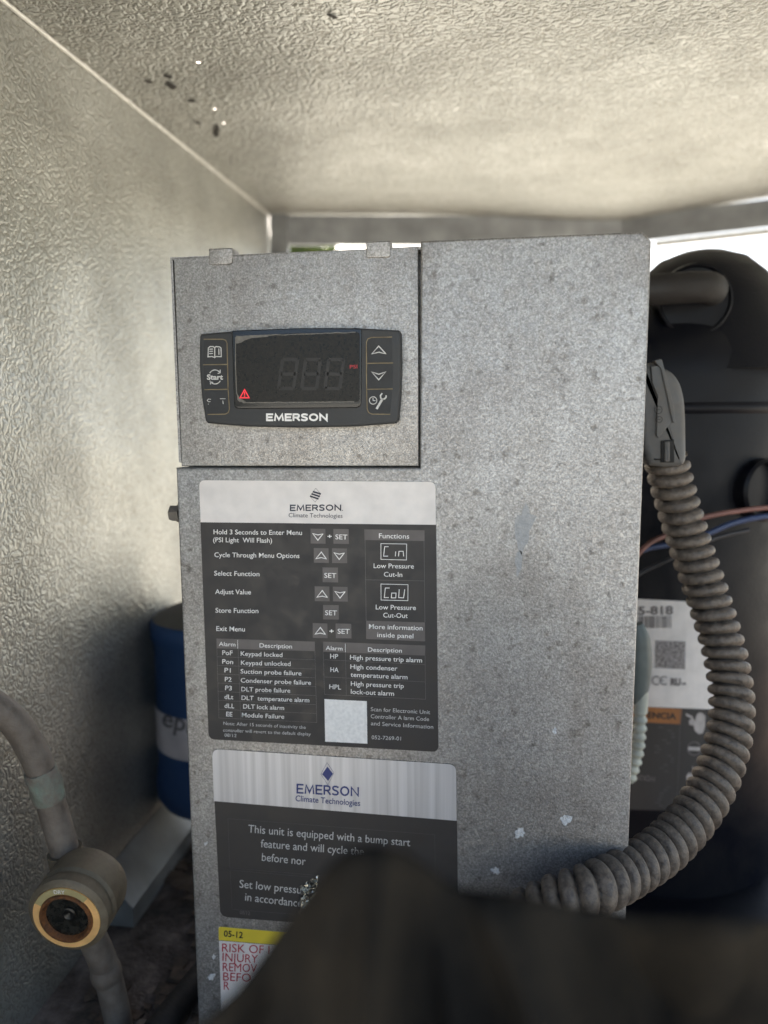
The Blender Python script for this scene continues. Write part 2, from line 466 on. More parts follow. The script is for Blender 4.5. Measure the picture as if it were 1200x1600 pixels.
LBLACK = mat_dusty('black_label_film', (0.030, 0.026, 0.025), (0.05, 0.045, 0.042), .5, .45, 0, 120, .0)
LWHITE = plain('soiled_white_label', (0.74, 0.685, 0.645), .45, 0, .10, 130)
LGREY = plain('grey_label_block', (0.115, 0.10, 0.095), .5, 0, .2, 160)
LLINE = plain('thin_grey_rule', (0.16, 0.15, 0.14), .5, 0, .1, 100)
LNAVY = plain('navy_print', (0.018, 0.018, 0.035), .5, 0, .1, 100)
LBLUE = plain('blue_print', (0.022, 0.035, 0.16), .5, 0, .1, 100)
LSILV = mat_brushed()
LYEL = plain('yellow_label', (0.72, 0.55, 0.045), .5, 0, .1, 80)
LRED = plain('red_print', (0.50, 0.045, 0.06), .5, 0, .1, 80)
LINK = plain('black_ink', (0.02, 0.018, 0.017), .5, 0, .1, 80)
LORANGE = plain('orange_label', (0.33, 0.125, 0.035), .5, 0, .2, 80)
LDIM = plain('dim_grey_ink', (0.085, 0.08, 0.078), .6, 0, .2, 300)
INKGREY = plain('faded_grey_ink', (0.16, 0.14, 0.135), .6, 0, .35, 500)
FOIL = plain('crumpled_foil', (0.75, 0.73, 0.66), .22, .9, .2, 200)
CONDUIT = mat_dusty('dusty_grey_conduit', (0.060, 0.047, 0.038), (0.22, 0.175, 0.135), .85, .40, 0, 330, .8)
_t = CONDUIT.node_tree; _b = _t.nodes['Principled BSDF']           # groove shade painted into the colour for depth
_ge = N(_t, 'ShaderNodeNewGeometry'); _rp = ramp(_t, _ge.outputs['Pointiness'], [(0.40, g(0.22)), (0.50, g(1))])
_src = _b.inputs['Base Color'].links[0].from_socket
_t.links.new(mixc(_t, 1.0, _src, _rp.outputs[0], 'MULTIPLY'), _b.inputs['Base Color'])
PLAST = mat_dusty('grey_moulded_plastic', (0.085, 0.085, 0.085), (0.16, 0.14, 0.12), .6, .5, 0, 120, .2)
SHELL = mat_dusty('black_compressor_paint', (0.0035, 0.0040, 0.0075), (0.009, 0.0085, 0.0085), .6, .30, 0, 30, .25)
SHELL.node_tree.nodes['Principled BSDF'].inputs['Specular IOR Level'].default_value = .16
DUSTTUBE = mat_dusty('dull_copper_stub', (0.012, 0.0095, 0.0085), (0.028, 0.023, 0.020), .7, .6, .1, 80, .3)
COPPER = mat_dusty('weathered_copper_pipe', (0.125, 0.098, 0.078), (0.23, 0.195, 0.162), .8, .5, .25, 130, .35)
PATINA = mat_dusty('green_patina', (0.17, 0.13, 0.105), (0.19, 0.235, 0.185), 1.0, .8, 0, 130, .6)
BRASS = mat_dusty('tarnished_brass', (0.13, 0.10, 0.065), (0.26, 0.215, 0.15), .7, .5, .35, 150, .3)
RING = plain('orange_indicator_ring', (0.88, 0.50, 0.19), .4, .0, .18, 220)
RINGPALE = plain('pale_indicator_segment', (0.42, 0.34, 0.16), .45, 0, .15, 220)
RUST = mat_dusty('rusted_rim', (0.06, 0.022, 0.008), (0.26, 0.10, 0.03), .9, .6, .2, 500, .6)
GLASSDARK = mat_dusty('dark_sight_glass', (0.006, 0.006, 0.005), (0.05, 0.045, 0.035), .4, .12, 0, 260, 0)
BLUE = mat_dusty('blue_canister_paint', (0.015, 0.046, 0.12), (0.030, 0.066, 0.145), .5, .4, 0, 60, .1)
CANTOP = mat_dusty('dusty_canister_cap', (0.14, 0.12, 0.09), (0.22, 0.20, 0.16), .6, .7, 0, 90, .2)
CANLBL = plain('soiled_paper_band', (0.56, 0.50, 0.48), .6, 0, .2, 60)
STEELBOLT = mat_dusty('dirty_bolt', (0.14, 0.13, 0.12), (0.24, 0.21, 0.18), .6, .45, .6, 300, .3)
PINKWIRE = plain('faded_red_wire', (0.22, 0.10, 0.08), .5, 0, .25, 100)
BLUEWIRE = plain('blue_wire', (0.035, 0.055, 0.125), .45, 0, .2, 100)
DARKWIRE = plain('dark_wire', (0.02, 0.02, 0.024), .5, 0, .2, 100)
PALEPLAST = plain('pale_plastic', (0.48, 0.49, 0.42), .5, 0, .2, 120)
PLUG = plain('grey_green_plug', (0.13, 0.15, 0.14), .5, 0, .2, 120)
CLOTH = mat_dusty('dark_brown_cloth', (0.008, 0.0072, 0.0062), (0.036, 0.028, 0.019), .9, .9, 0, 24, .6)
CLOTH.node_tree.nodes['Principled BSDF'].inputs['Specular IOR Level'].default_value = .12
SCUFF = plain('dark_scuff', (0.035, 0.030, 0.024), .8, 0, .3, 300)
CHIP = plain('pale_chip', (0.75, 0.80, 0.92), .35, .2, .1, 300)
SMUDGE = mat_dusty('greasy_smudge', (0.26, 0.265, 0.27), (0.40, 0.40, 0.40), .9, .45, .4, 700, .3)
DRIP = plain('white_corrosion', (0.58, 0.58, 0.58), .8, 0, .15, 700, bump=.5, bscale=900)
DEBR = mat_dusty('dry_debris', (0.03, 0.022, 0.015), (0.20, 0.13, 0.085), .9, .9, 0, 60, .4)
LEAFM = plain('sunlit_leaf', (0.10, 0.125, 0.016), .6, 0, .3, 30)
PINSTR = plain('zinc_flange', (0.30, 0.30, 0.29), .5, .4, .3, 40)

# ------------------------------------------------------------------ the enclosure
XW, ZF = -0.170, -0.242
def zceil(x, y):
    z = 0.2155 + 0.034 * y
    z -= 0.006 * math.exp(-((x - 0.145)/0.10)**2) * (1/(1+math.exp(-(y-.34)/.03)))
    return z
YB_L = 0.432                                   # back frame: left length recedes, right length comes forward
APEX = (0.165, 0.500)
RIGHT = (0.62, 0.330)
def yback(x):
    if x < APEX[0]: return YB_L + (APEX[1]-YB_L)*(x-XW)/(APEX[0]-XW)
    return APEX[1] + (RIGHT[1]-APEX[1])*(min(x, RIGHT[0])-APEX[0])/(RIGHT[0]-APEX[0])
vs = []; fs = []; NX, NY = 90, 60
XR = 0.70; YFR = -0.25
for j in range(NY+1):
    for i in range(NX+1):
        x = XW + (XR-XW)*i/NX; yb = yback(x) + .004; y = YFR + (yb-YFR)*j/NY
        vs.append((x, y, zceil(x, y)))
n0 = len(vs); vs += [(a, b, c+0.0006) for a, b, c in vs]
for j in range(NY):
    for i in range(NX):
        k = j*(NX+1)+i
        fs.append((k, k+NX+1, k+NX+2, k+1)); fs.append((n0+k, n0+k+1, n0+k+NX+2, n0+k+NX+1))
_h = [HPlane(0.2185, -1)(x, y) for x, y in ((310,101),(336,179),(350,203))]
STUCLID = mat_stucco('stucco_lid_with_pin_holes', [(q.x, q.y, .0013) for q in _h])
ceil = link('ceiling', vs, fs, STUCLID, None, True, 'structure')
mb = MB()
mb.add([(XW, YFR, ZF-.01), (XW, YB_L, ZF-.01), (XW, YB_L, zceil(XW, YB_L)), (XW, YFR, zceil(XW, YFR)),
        (XW-.0015, YFR, ZF-.01), (XW-.0015, YB_L, ZF-.01), (XW-.0015, YB_L, zceil(XW, YB_L)), (XW-.0015, YFR, zceil(XW, YFR))],
       [(0,1,2,3), (7,6,5,4), (0,4,5,1), (1,5,6,2), (2,6,7,3), (3,7,4,0)])
wall = mb.build('wall_left', STUC, None, kind='structure')
mb = MB(); mb.sweep([(XW+.0008, YFR, zceil(XW, YFR)-.0008), (XW+.0008, .15, zceil(XW, .15)-.0008), (XW+.0008, YB_L-.002, zceil(XW, YB_L)-.0008)], .0011, 8)
mb.build('bend_glint', GLINTLIP, wall, 40)  # pale strip stands in for light reflected along the bend
mb = MB(); mb.box((XW-.02, YFR, ZF-.006), (XR, .56, ZF)); floor = mb.build('floor', FLOOR, None, kind='structure')
# flange of the pan along the foot of the wall
mb = MB()
fl = [(XW+.0005, ZF+.030), (XW+.0175, ZF+.012), (XW+.0175, ZF+.0005), (XW+.0005, ZF+.0005)]
mb.add([(x, y, z) for y in (.075, .43) for x, z in fl], [(0,1,2,3), (7,6,5,4), (0,4,5,1), (1,5,6,2), (2,6,7,3), (3,7,4,0)])
mb.build('pan_flange', PINSTR, floor)
# back frame
bf = bpy.data.objects.new('back_frame', None); COL.objects.link(bf); bf.location = (XW, YB_L, ZF); bf['kind'] = 'structure'
bf['label'] = 'grey steel frame round the open back of the housing'
def bar(name, a, b, h0, h1, th, mat, par):
    a = Vector(a); b = Vector(b); d = (b-a).normalized(); nn = Vector((d.y, -d.x, 0))
    mb = MB()
    q = []
    for p in (a, b):
        for o in (0, th):
            for h in (h0, h1):
                q.append(p + nn*o + Vector((0, 0, h)))
    mb.add(q, [(0,1,3,2), (4,6,7,5), (0,4,5,1), (2,3,7,6), (1,5,7,3), (0,2,6,4)])
    return mb.build(name, mat, par)
zr = zceil(XW, YB_L)
bar('rail', (XW+.001, YB_L+.003, zr), (APEX[0], APEX[1]+.003, zceil(*APEX)+.004), -.0275, -.0008, .004, RAIL, bf)
bar('rail', (APEX[0]+.0005, APEX[1]+.003, zceil(APEX[0], APEX[1])+.003), (RIGHT[0], RIGHT[1], zceil(*RIGHT)), -.0245, -.0008, .004, RAIL, bf)
bar('rail_lip', (APEX[0]+.03, APEX[1]-.012, zceil(*APEX)+.002), (RIGHT[0], RIGHT[1]-.001, zceil(*RIGHT)), -.031, -.026, .003, GLINTLIP, bf)
mb = MB(); mb.box((XW+.0015, YB_L-.004, ZF+.001), (XW+.019, YB_L+.0005, zr-.001)); mb.build('post', RAIL, bf)
# scuffs and chips on the lid
CEILS = HPlane(0.2185, -1)
for (x, y, rx, ry, a) in ((262,121,9,3,.4),(268,137,10,4.5,.5),(232,130,8,2,.2),(300,163,7,2,.1),(338,214,5,9,.1),(309,199,6,2,.2),(520,22,9,3,.4)):
    pts = []
    for k in range(14):
        t = 2*math.pi*k/14; q = 1 + random.uniform(-.35, .35)
        u, v = rx*math.cos(t)*q, ry*math.sin(t)*q
        pts.append((x+u*math.cos(a)-v*math.sin(a), y+u*math.sin(a)+v*math.cos(a)))
    vs = []
    for p in pts:
        q = CEILS(*p); q.z = zceil(q.x, q.y)-.0006; vs.append(q)
    link('scuff', vs, [tuple(range(len(vs)))], SCUFF, ceil)
# ground outside
mb = MB(); Gs = 300
mb.add([(-Gs,-Gs,-.36),(Gs,-Gs,-.36),(Gs,Gs,-.36),(-Gs,Gs,-.36)], [(0,1,2,3)])
mb.build('ground', GROUND, None, kind='structure')

# ------------------------------------------------------------------ control box
P0 = Plane(0.0)
box = thing('control_box', (0.006, 0.045, ZF), 'grey galvanised sheet steel control box with hinged door and stickers', 'control box')
XL, XRB, ZT, DEP = -0.0835, 0.0950, 0.0990, 0.090
# chassis: back box with a thin rim round the door
mb = MB()
mb.box((XL+.0016, .0095, ZF+.0008), (XRB-.0016, DEP, ZT-.0012)); mb.build('chassis', GALV, box)
mb = MB()
mb.box((XL+.0006, .0022, .019), (XL+.0016, .0094, ZT-.0008)); mb.build('rim', GALV, box)
mb = MB()
a = at(262.5, 397, .002); 
mb.box((XL+.0017, .0022, ZT-.0018), (.0150, .0094, ZT-.0008)); mb.build('rim', GALV, box)
cover = slab('cover', [(657,376),(1004,361.5),(1018.5,376),(966,1756),(316,1756),(274.5,731),(656,731)], 0.0, 0.0085, 0.0011, GALV, box)
# folded sides of the cover
mb = MB(); mb.box((XRB-.0012, .0086, ZF+.002), (XRB+.0002, .060, ZT-.004)); mb.build('cover_flange', GALV, box)
mb = MB(); mb.box((XL-.0002, .0086, ZF+.002), (XL+.0010, .060, .0165)); mb.build('cover_flange', GALV, box)
door = slab('door', [(271,403),(653.5,384.5),(654.5,728.5),(283.5,728.5)], 0.0018, 0.0032, 0.0005, GALV, box, label='hinged door panel holding the display')
for (x0, x1, y0, y1) in ((326,363,388.5,413),(571.5,610,377.5,402)):
    o = slab('hinge_tab', round_poly([(x0,y0),(x1,y0-1.5),(x1-.5,y1),(x0+.5,y1+1)], [1,1,5,5], 3), 0.0012, 0.0086, 0.0004, GALV, door)
# bolts on both sides of the box
def hexbolt(loc, axis, r, parent):
    mb = MB(); mb.lathe(loc, axis, [(r*1.25, 0), (r*1.25, .0008), (r*.98, .0008), (r, .0012), (r*.98, .0042), (r*.8, .0046), (1e-6, .0047)], 6)
    return mb.build('bolt', STEELBOLT, parent)
hexbolt((XRB+.0003, .028, at(1015, 778, .028).z), (1, 0, 0), .0042, box)
hexbolt((XL-.0006, .0050, at(272, 802, .005).z), (-1, 0, 0), .0034, box)
mb = MB(); mb.sweep([(XL+.002, .005, at(272, 802, .005).z), (XL-.0007, .005, at(272, 802, .005).z)], .0022, 14); mb.build('bolt_shank', STEELBOLT, box, 40)
# marks on the metal
def blob(cx, cy, rx, ry, tilt, name, mat, off, jag=.3, n=22, taper=0, surf=P0):
    pts = []
    ph = random.uniform(0, 9)
    for k in range(n):
        t = 2*math.pi*k/n
        q = 1 + jag*noise.noise(Vector((math.cos(t)*1.7+ph, math.sin(t)*1.7, ph)))*1.6
        u, v = rx*math.cos(t)*q, ry*math.sin(t)*q
        u *= 1 - taper*v/ry
        pts.append((cx+u*math.cos(tilt)-v*math.sin(tilt), cy+u*math.sin(tilt)+v*math.cos(tilt)))
    return poly(name, pts, surf, off, mat, cover)
blob(819, 829, 12, 37, .14, 'smudge', SMUDGE, .00008, .35, taper=.35)
blob(810, 880, 5, 18, .05, 'smudge', SMUDGE, .00008, .4)
for (x, y, r) in ((811,1302,8),(884,1281,7),(774,1361,6),(867,1142,4),(331,1526,5),(334,1495,3),(322,1318,2.5)):
    blob(x, y, r, r*1.05, random.uniform(0, 3), 'corrosion_spot', DRIP, .00012, .5)

SCRATCH = plain('bright_scratch', (0.56, 0.55, 0.54), .4, .6, .2, 500)
for k in range(16):
    x = random.uniform(700, 960); y = random.uniform(430, 1300); a = random.uniform(-.5, .5) + random.choice((0, 1.57)); L = random.uniform(5, 26)
    stroke('scratch', [[(x, y), (x+L*.5*math.cos(a), y+L*.5*math.sin(a)+random.uniform(-1, 1)), (x+L*math.cos(a), y+L*math.sin(a))]], random.uniform(.4, .9), P0, .00007, SCRATCH, cover)

# ------------------------------------------------------------------ display controller
ctl = thing('display_controller', at(468, 660, .0018), 'charcoal plastic display controller with dark screen and six keys set in the door', 'controller')
ZC = zoom(300, 500, 1200/340)
YF = -0.0032
out = [ZC(*p) for p in ((46,76),(215,62),(600,43),(900,42),(1140,56),(1150,72),(1153,250),(1147,420),(1136,552),(1120,570),(900,588),(600,594),(300,588),(85,570),(72,556),(50,420),(38,250),(40,90))]
bez = slab('bezel', out, YF, .0017, .0011, BEZEL, ctl)
PB = Plane(YF)
lens = slab('screen', round_poly([ZC(*p) for p in ((218,58),(600,44),(935,47),(932,484),(232,490))], [3,0,3,8,8], 4), YF-.0007, YF+.0006, .0004, LENSRIM, ctl, label='dusty black display window')
PL = Plane(YF-.0007)
poly('display_glass', round_poly([ZC(*p) for p in ((238,92),(420,80),(600,72),(925,66),(924,452),(262,458),(246,420))], [6,0,0,6,6,3,3], 4), PL, .0001, SCREEN, lens)
def seg7(x, y, wd, ht, which, sl):
    segs = {'a':((0,0),(1,0)),'b':((1,0),(1,.5)),'c':((1,.5),(1,1)),'d':((0,1),(1,1)),'e':((0,.5),(0,1)),'f':((0,0),(0,.5)),'g':((0,.5),(1,.5))}
    L = []
    for k in which:
        (a, b), (c, d) = segs[k]
        p = Vector((a*wd - b*sl, b*ht)); q = Vector((c*wd - d*sl, d*ht)); dd = (q-p).normalized()*7
        p, q = p+dd, q-dd
        L.append([ZC(x+p.x, y+p.y), ZC(x+q.x, y+q.y)])
    return L
for x in (475, 602, 730):
    stroke('digit', seg7(x+25, 218, 82, 160, 'abcdefg', 22), 5.2, PL, .0002, SEGM, lens)
# worn edge of the protective film
fe = []
for k in range(40):
    x = 245 + (900-245)*k/39; fe.append((x, 90 - 22*k/39 + 5*noise.noise(Vector((k*.35, 0, 3)))))
stroke('film_edge', [[ZC(*p) for p in fe], [ZC(240, 95), ZC(240, 250), ZC(246, 400), ZC(258, 440), ZC(285, 456)],
       [ZC(x, 456 - (x-285)*.008 + 4*noise.noise(Vector((x*.02, 1, 0)))) for x in range(285, 900, 16)]], 1.5, PL, .00022, FILM, lens)
poly('film_patch', [ZC(*p) for p in ((243,94),(430,80),(420,92),(330,100),(290,112),(270,126),(243,130))], PL, .00021, FILM, lens)
poly('film_patch', [ZC(*p) for p in ((250,405),(262,430),(300,452),(262,452),(250,440))], PL, .00021, FILM, lens)
tri = [ZC(*p) for p in ((290,384),(315,429),(265,429))]
stroke('warning_light', [tri], 1.7, PL, .0003, RED, lens, closed=True)
stroke('warning_light', [[ZC(290,398), ZC(290,414)], [ZC(290,420), ZC(290,422)]], 1.6, PL, .0003, RED, lens)
text('PSI', 870, 912, 268, 266, 19, PL, .0003, REDDIM, lens, ZC, .01)
# brand print on the bezel
wordmark(409, 749, 558, 558, 43, PB, .00012, PWHITE, ctl, ZC, .24)
# keys, each a soft pad with a tan dust-filled groove and a symbol
def key(q, face_off=.0002):
    return sticker('key', round_poly([ZC(*p) for p in q], 4, 4), PB, face_off, KEY, ctl)
kl = [key(((66,112),(186,110),(189,238),(62,242))), key(((64,252),(190,250),(194,376),(68,380))), key(((72,392),(196,390),(202,510),(88,516)))]
kr = [key(((968,104),(1100,98),(1104,230),(966,236))), key(((966,244),(1106,241),(1104,374),(966,376))), key(((968,386),(1102,384),(1094,514),(972,512)))]
def groove(par, lines): stroke('groove', [[ZC(*p) for p in L] for L in lines], 1.5, PB, .00035, GOLD, par)
groove(kl[0], [[(66,106),(170,106),(186,112),(193,128),(196,240)]])
groove(kl[1], [[(62,247),(196,245)], [(196,240),(199,376)]])
groove(kl[2], [[(70,384),(199,382)], [(199,376),(206,490),(200,510),(184,519),(88,521)]])
groove(kr[0], [[(1102,94),(990,96),(970,104),(962,122),(962,236)]])
groove(kr[1], [[(1108,237),(962,239)], [(962,239),(963,380)]])
groove(kr[2], [[(1106,380),(963,382)], [(963,382),(966,490),(974,510),(992,519),(1092,520)]])
ZK = zoom(300, 510, 8); ZR = zoom(540, 510, 10)
def sym(par, lines, wd, Z, closed=False, mat=PRINT): stroke('symbol', [[Z(*p) for p in L] for L in lines], wd, PB, .0004, mat, par, closed)
sym(kl[0], [[(205,270),(225,252),(265,252),(283,266),(300,252),(345,256),(362,270),(366,375)], [(205,270),(200,380),(250,376),(284,390),(300,376),(366,378)], [(284,268),(284,385)]], 1.6, ZK)
sym(kl[0], [[(222,285),(258,283)],[(220,312),(258,310)],[(220,340),(258,338)],[(335,280),(337,350)]], 1.5, ZK)
text('Start', 186, 388, 664, 664, 62, PB, .0004, PRINT, kl[1], ZK, .035)
def arc(cx, cy, r, a0, a1, n=12, ry=None): return [(cx+r*math.cos(R(a0+(a1-a0)*k/n)), cy+(ry or r)*math.sin(R(a0+(a1-a0)*k/n))) for k in range(n+1)]
sym(kl[1], [arc(288, 632, 78, 215, 320, ry=88), arc(288, 632, 78, 35, 145, ry=88), [(352,545),(352,580),(325,588)], [(262,700),(230,692),(232,722)]], 1.4, ZK)
sym(kl[2], [[(235,912),(205,908),(190,925),(205,942),(228,940)], [(352,904),(416,904)], [(385,930),(390,968)], [(202,970),(206,972)]], .9, ZK)
sym(kr[0], [[(518,308),(628,428),(520,402),(408,430)]], 1.7, ZR, True)
sym(kr[1], [[(408,712),(518,748),(626,710),(518,835)]], 1.7, ZR, True)
sym(kr[2], [arc(430, 1157, 58, 0, 345, 24)], 1.2, ZR, True)
sym(kr[2], [[(428,1120),(430,1158),(462,1160)]], 1.3, ZR)
sym(kr[2], [[(490,1280),(572,1140)]], 3.6, ZR)
sym(kr[2], [[(568,1050),(545,1080),(548,1118),(575,1138),(608,1132),(632,1108),(634,1085)]], 2.2, ZR)

# ------------------------------------------------------------------ instruction sticker
ZL = zoom(300, 740, 3); ZH = zoom(300, 740, 6); ZFn = zoom(440, 750, 4.8); ZA = zoom(300, 985, 1200/210); ZB = zoom(490, 985, 1200/210)
T1, T2, T3 = .00035, .00042, .00050
l1 = sticker('instruction_label', round_poly([ZL(*p) for p in ((32,30),(1142,38),(1155,1305),(78,1245))], 10, 5), P0, .00026, LBLACK, box, 'black and white sticker of keypad instructions and alarm codes')
hd = round_poly([ZL(*p) for p in ((32.5,30.5),(1141.5,38.5),(1143.5,240),(40,228))], [10,10,0,0], 5)
poly('header', hd, P0, .00031, LWHITE, l1)
wordmark(62, 449, 233, 231, 48, P0, T2, LNAVY, l1, ZFn)
text('.', 453, 460, 231, 231, 40, P0, T2, LNAVY, l1, ZFn, .0)
text('Climate Technologies', 53, 457, 279, 284, 32, P0, T2, LNAVY, l1, ZFn, .0)
stroke('logo', [[ZFn(238,88),ZFn(290,104)],[ZFn(228,105),ZFn(283,123)],[ZFn(217,122),ZFn(273,141)]], 2.6, P0, T2, LNAVY, l1)
stroke('logo_outline', [[ZFn(256,62),ZFn(292,102),ZFn(252,166),ZFn(214,124)]], .45, P0, T2-.00003, LGREY, l1, True)
for (b, x0, x1, y0, y1) in (('Hold 3 Seconds to Enter Menu',202,1031,568,575),('(PSI Light  Will Flash)',198,750,642,648),('Cycle Through Menu Options',210,1007,782,792),
        ('Select Function',208,632,955,962),('Adjust Value',217,553,1128,1132),('Store Function',220,622,1303,1308),('Exit Menu',228,496,1474,1480)):
    text(b, x0, x1, y0, y1, 44, P0, T2, PWHITE, l1, ZH, .005)
def block(Z, q, mat=LGREY): return poly('key_block', [Z(*p) for p in q], P0, T1, mat, l1)
def rect(x0, y0, x1, y1): return ((x0,y0),(x1,y0+2),(x1+2,y1),(x0+1,y1-2))
def up(cx, cy): stroke('arrow_symbol', [[ZFn(cx,cy-28),ZFn(cx+38,cy+24),ZFn(cx,cy+14),ZFn(cx-40,cy+22)]], 1.35, P0, T2, PWHITE, l1, True)
def dnn(cx, cy): stroke('arrow_symbol', [[ZFn(cx,cy+28),ZFn(cx+38,cy-20),ZFn(cx,cy-12),ZFn(cx-38,cy-22)]], 1.35, P0, T2, PWHITE, l1, True)
def setk(x0, x1, base): text('SET', x0, x1, base, base+2, 36, P0, T2, PWHITE, l1, ZFn, .005)
def plus(x, y): text('+', x-16, x+16, y+14, y+14, 30, P0, T2, PWHITE, l1, ZFn, .03)
block(ZFn, rect(217,365,328,478)); dnn(272,424); plus(360,424); block(ZFn, rect(388,367,503,480)); setk(403,493,444)
block(ZFn, rect(241,510,352,622)); up(298,568); block(ZFn, rect(378,512,490,624)); dnn(432,568)
block(ZFn, rect(307,655,422,768)); setk(320,410,733)
block(ZFn, rect(248,797,358,910)); up(305,857); block(ZFn, rect(384,800,495,912)); dnn(438,858)
block(ZFn, rect(311,937,428,1047)); setk(326,415,1013)
block(ZFn, rect(233,1073,343,1186)); up(291,1134); plus(374,1135); block(ZFn, rect(405,1076,522,1188)); setk(420,510,1152)
block(ZFn, ((620,370),(1072,377),(1072,457),(622,450)))
text('Functions', 730, 957, 436, 440, 36, P0, T2, PWHITE, l1, ZFn, .005)
stroke('rule', [[ZFn(626,450),ZFn(634,1055)],[ZFn(1068,457),ZFn(1075,1066)],[ZFn(628,748),ZFn(1070,757)]], .5, P0, T1, LLINE, l1)
stroke('display_drawing', [[ZFn(745,477),ZFn(938,480),ZFn(936,600),ZFn(745,595)],[ZFn(745,780),ZFn(948,785),ZFn(947,905),ZFn(746,900)]], .9, P0, T2, PWHITE, l1, True)
stroke('display_drawing', [[ZFn(*p) for p in L] for L in (((800,500),(773,500),(765,571),(797,571)),((856,538),(853,570)),((877,571),(880,535),(912,535),(915,571)),
        ((808,810),(778,810),(770,882),(802,882)),((825,848),(858,848),(856,884),(823,884),(825,848)),((882,822),(878,882),(915,884),(923,822)))], 1.2, P0, T2, PWHITE, l1)
for (b, x0, x1, y0, y1) in (('Low Pressure',690,992,660,664),('Cut-In',767,905,724,727),('Low Pressure',706,1007,970,975),('Cut-Out',762,945,1030,1035)):
    text(b, x0, x1, y0, y1, 35, P0, T2, PWHITE, l1, ZFn, .005)
block(ZFn, ((634,1055),(1075,1068),(1077,1210),(634,1192)))
text('More information', 655, 1057, 1115, 1128, 35, P0, T2, PWHITE, l1, ZFn, .005)
text('inside panel', 717, 988, 1177, 1188, 35, P0, T2, PWHITE, l1, ZFn, .005)
block(ZA, ((218,72),(1097,100),(1097,185),(220,160)))
text('Alarm', 240, 388, 138, 144, 36, P0, T2, PWHITE, l1, ZA, .005)
text('Description', 603, 893, 152, 162, 38, P0, T2, PWHITE, l1, ZA, .005)
stroke('rule', [[ZA(408,88),ZA(409,160)],[ZB(283,120),ZB(284,193)]], .7, P0, T2, PWHITE, l1)
rows = (('PoF',270,362,218,221,'Keypad locked',435,807,226,238),('Pon',270,367,297,301,'Keypad unlocked',437,880,307,318),('P1',290,345,374,377,'Suction probe failure',434,977,384,402),
        ('P2',293,353,455,458,'Condenser probe failure',435,1062,464,486),('P3',296,355,532,536,'DLT probe failure',440,877,543,557),('dLt',290,368,611,615,'DLT  temperature alarm',442,1047,620,642),
        ('dLL',290,378,691,696,'DLT lock alarm',457,822,697,711),('EE',305,360,766,769,'Module Failure',445,823,774,789))
for (a, x0, x1, y0, y1, b, u0, u1, v0, v1) in rows:
    text(a, x0, x1, y0, y1, 40, P0, T2, PWHITE, l1, ZA, .005); text(b, u0, u1, v0, v1, 39, P0, T2, PWHITE, l1, ZA, .005)
stroke('rule', [[ZA(225+i*2,y0),ZA(1100+i*2,y1)] for i, (y0, y1) in enumerate(((235,262),(312,345),(390,423),(470,502),(545,582),(625,662),(703,742),(782,822)))] +
       [[ZA(222,160),ZA(240,783)],[ZA(412,165),ZA(435,792)],[ZA(1097,185),ZA(1114,822)]], .4, P0, T1, LLINE, l1)
text('Note: After 15 seconds of inactivity the', 280, 1015, 843, 880, 29, P0, T2, PRINT, l1, ZA, .0)
text('controller will revert to the default display', 278, 1060, 903, 940, 29, P0, T2, PRINT, l1, ZA, .0)
text('08/12', 290, 397, 948, 953, 28, P0, T2, PRINT, l1, ZA, .0)
block(ZB, ((85,100),(998,135),(995,225),(85,190)))
text('Alarm', 108, 258, 174, 180, 36, P0, T2, PWHITE, l1, ZB, .005)
text('Description', 485, 788, 189, 199, 38, P0, T2, PWHITE, l1, ZB, .005)
for (b, x0, x1, y0, y1) in (('HP',148,218,250,253),('High pressure trip alarm',325,968,260,287),('HA',150,222,370,374),('High condenser',328,747,343,360),('temperature alarm',330,838,414,437),
        ('HPL',140,245,522,528),('High pressure trip',332,805,495,516),('lock-out alarm',332,718,566,584)):
    text(b, x0, x1, y0, y1, 41, P0, T2, PWHITE, l1, ZB, .005)
stroke('rule', [[ZB(90,262),ZB(995,305)],[ZB(95,415),ZB(995,460)],[ZB(98,572),ZB(1000,615)],[ZB(85,190),ZB(98,572)],[ZB(285,200),ZB(292,585)],[ZB(995,225),ZB(1000,615)]], .4, P0, T1, LLINE, l1)
poly('white_square', [ZB(*p) for p in ((97,613),(475,632),(480,1012),(103,993))], P0, T1, PWHITE, l1)
for (b, x0, x1, y0, y1) in (('Scan for Electronic Unit',510,1040,720,748),('Controller A larm Code',510,1030,783,809),('and Service Information',512,1068,846,879)):
    text(b, x0, x1, y0, y1, 35, P0, T2, PRINT, l1, ZB, .0)
text('052-7269-01', 518, 780, 971, 983, 34, P0, T2, PRINT, l1, ZB, .0)

# ------------------------------------------------------------------ bump-start sticker
ZM = zoom(310, 1160, 1200/420)
l2 = sticker('notice_label', round_poly([ZM(*p) for p in ((60,28),(1152,98),(1160,862),(98,778))], 12, 5), P0, .00026, LBLACK, box, 'silver and black sticker with a start-up notice')
poly('header', round_poly([ZM(*p) for p in ((61,29),(1151,99),(1153,350),(69,262))], [12,12,0,0], 5), P0, .00031, LSILV, l2)
wordmark(438, 718, 228, 243, 44, P0, T2, LBLUE, l2, ZM, .17)
text('Climate Technologies', 433, 722, 262, 284, 26, P0, T2, LBLUE, l2, ZM, .01)
poly('logo', [ZM(*p) for p in ((576,108),(601,140),(579,172),(552,142))], P0, T2, LBLUE, l2)
stroke('logo_outline', [[ZM(574,90),ZM(605,136),ZM(578,190),ZM(547,142)]], .5, P0, T2, LBLUE, l2, True)
for (b, x0, x1, y0, y1) in (('This unit is equipped with a bump start',222,945,402,464),('feature and will cycle the',278,738,468,505),('before nor',283,478,528,548),('Set low pressure',183,500,648,680),('in accordance',208,462,706,736)):
    text(b, x0, x1, y0, y1, 35, P0, T2, PRINT, l2, ZM, .0)
text('08/12', 185, 230, 766, 771, 16, P0, T2, INKGREY, l2, ZM, 0)
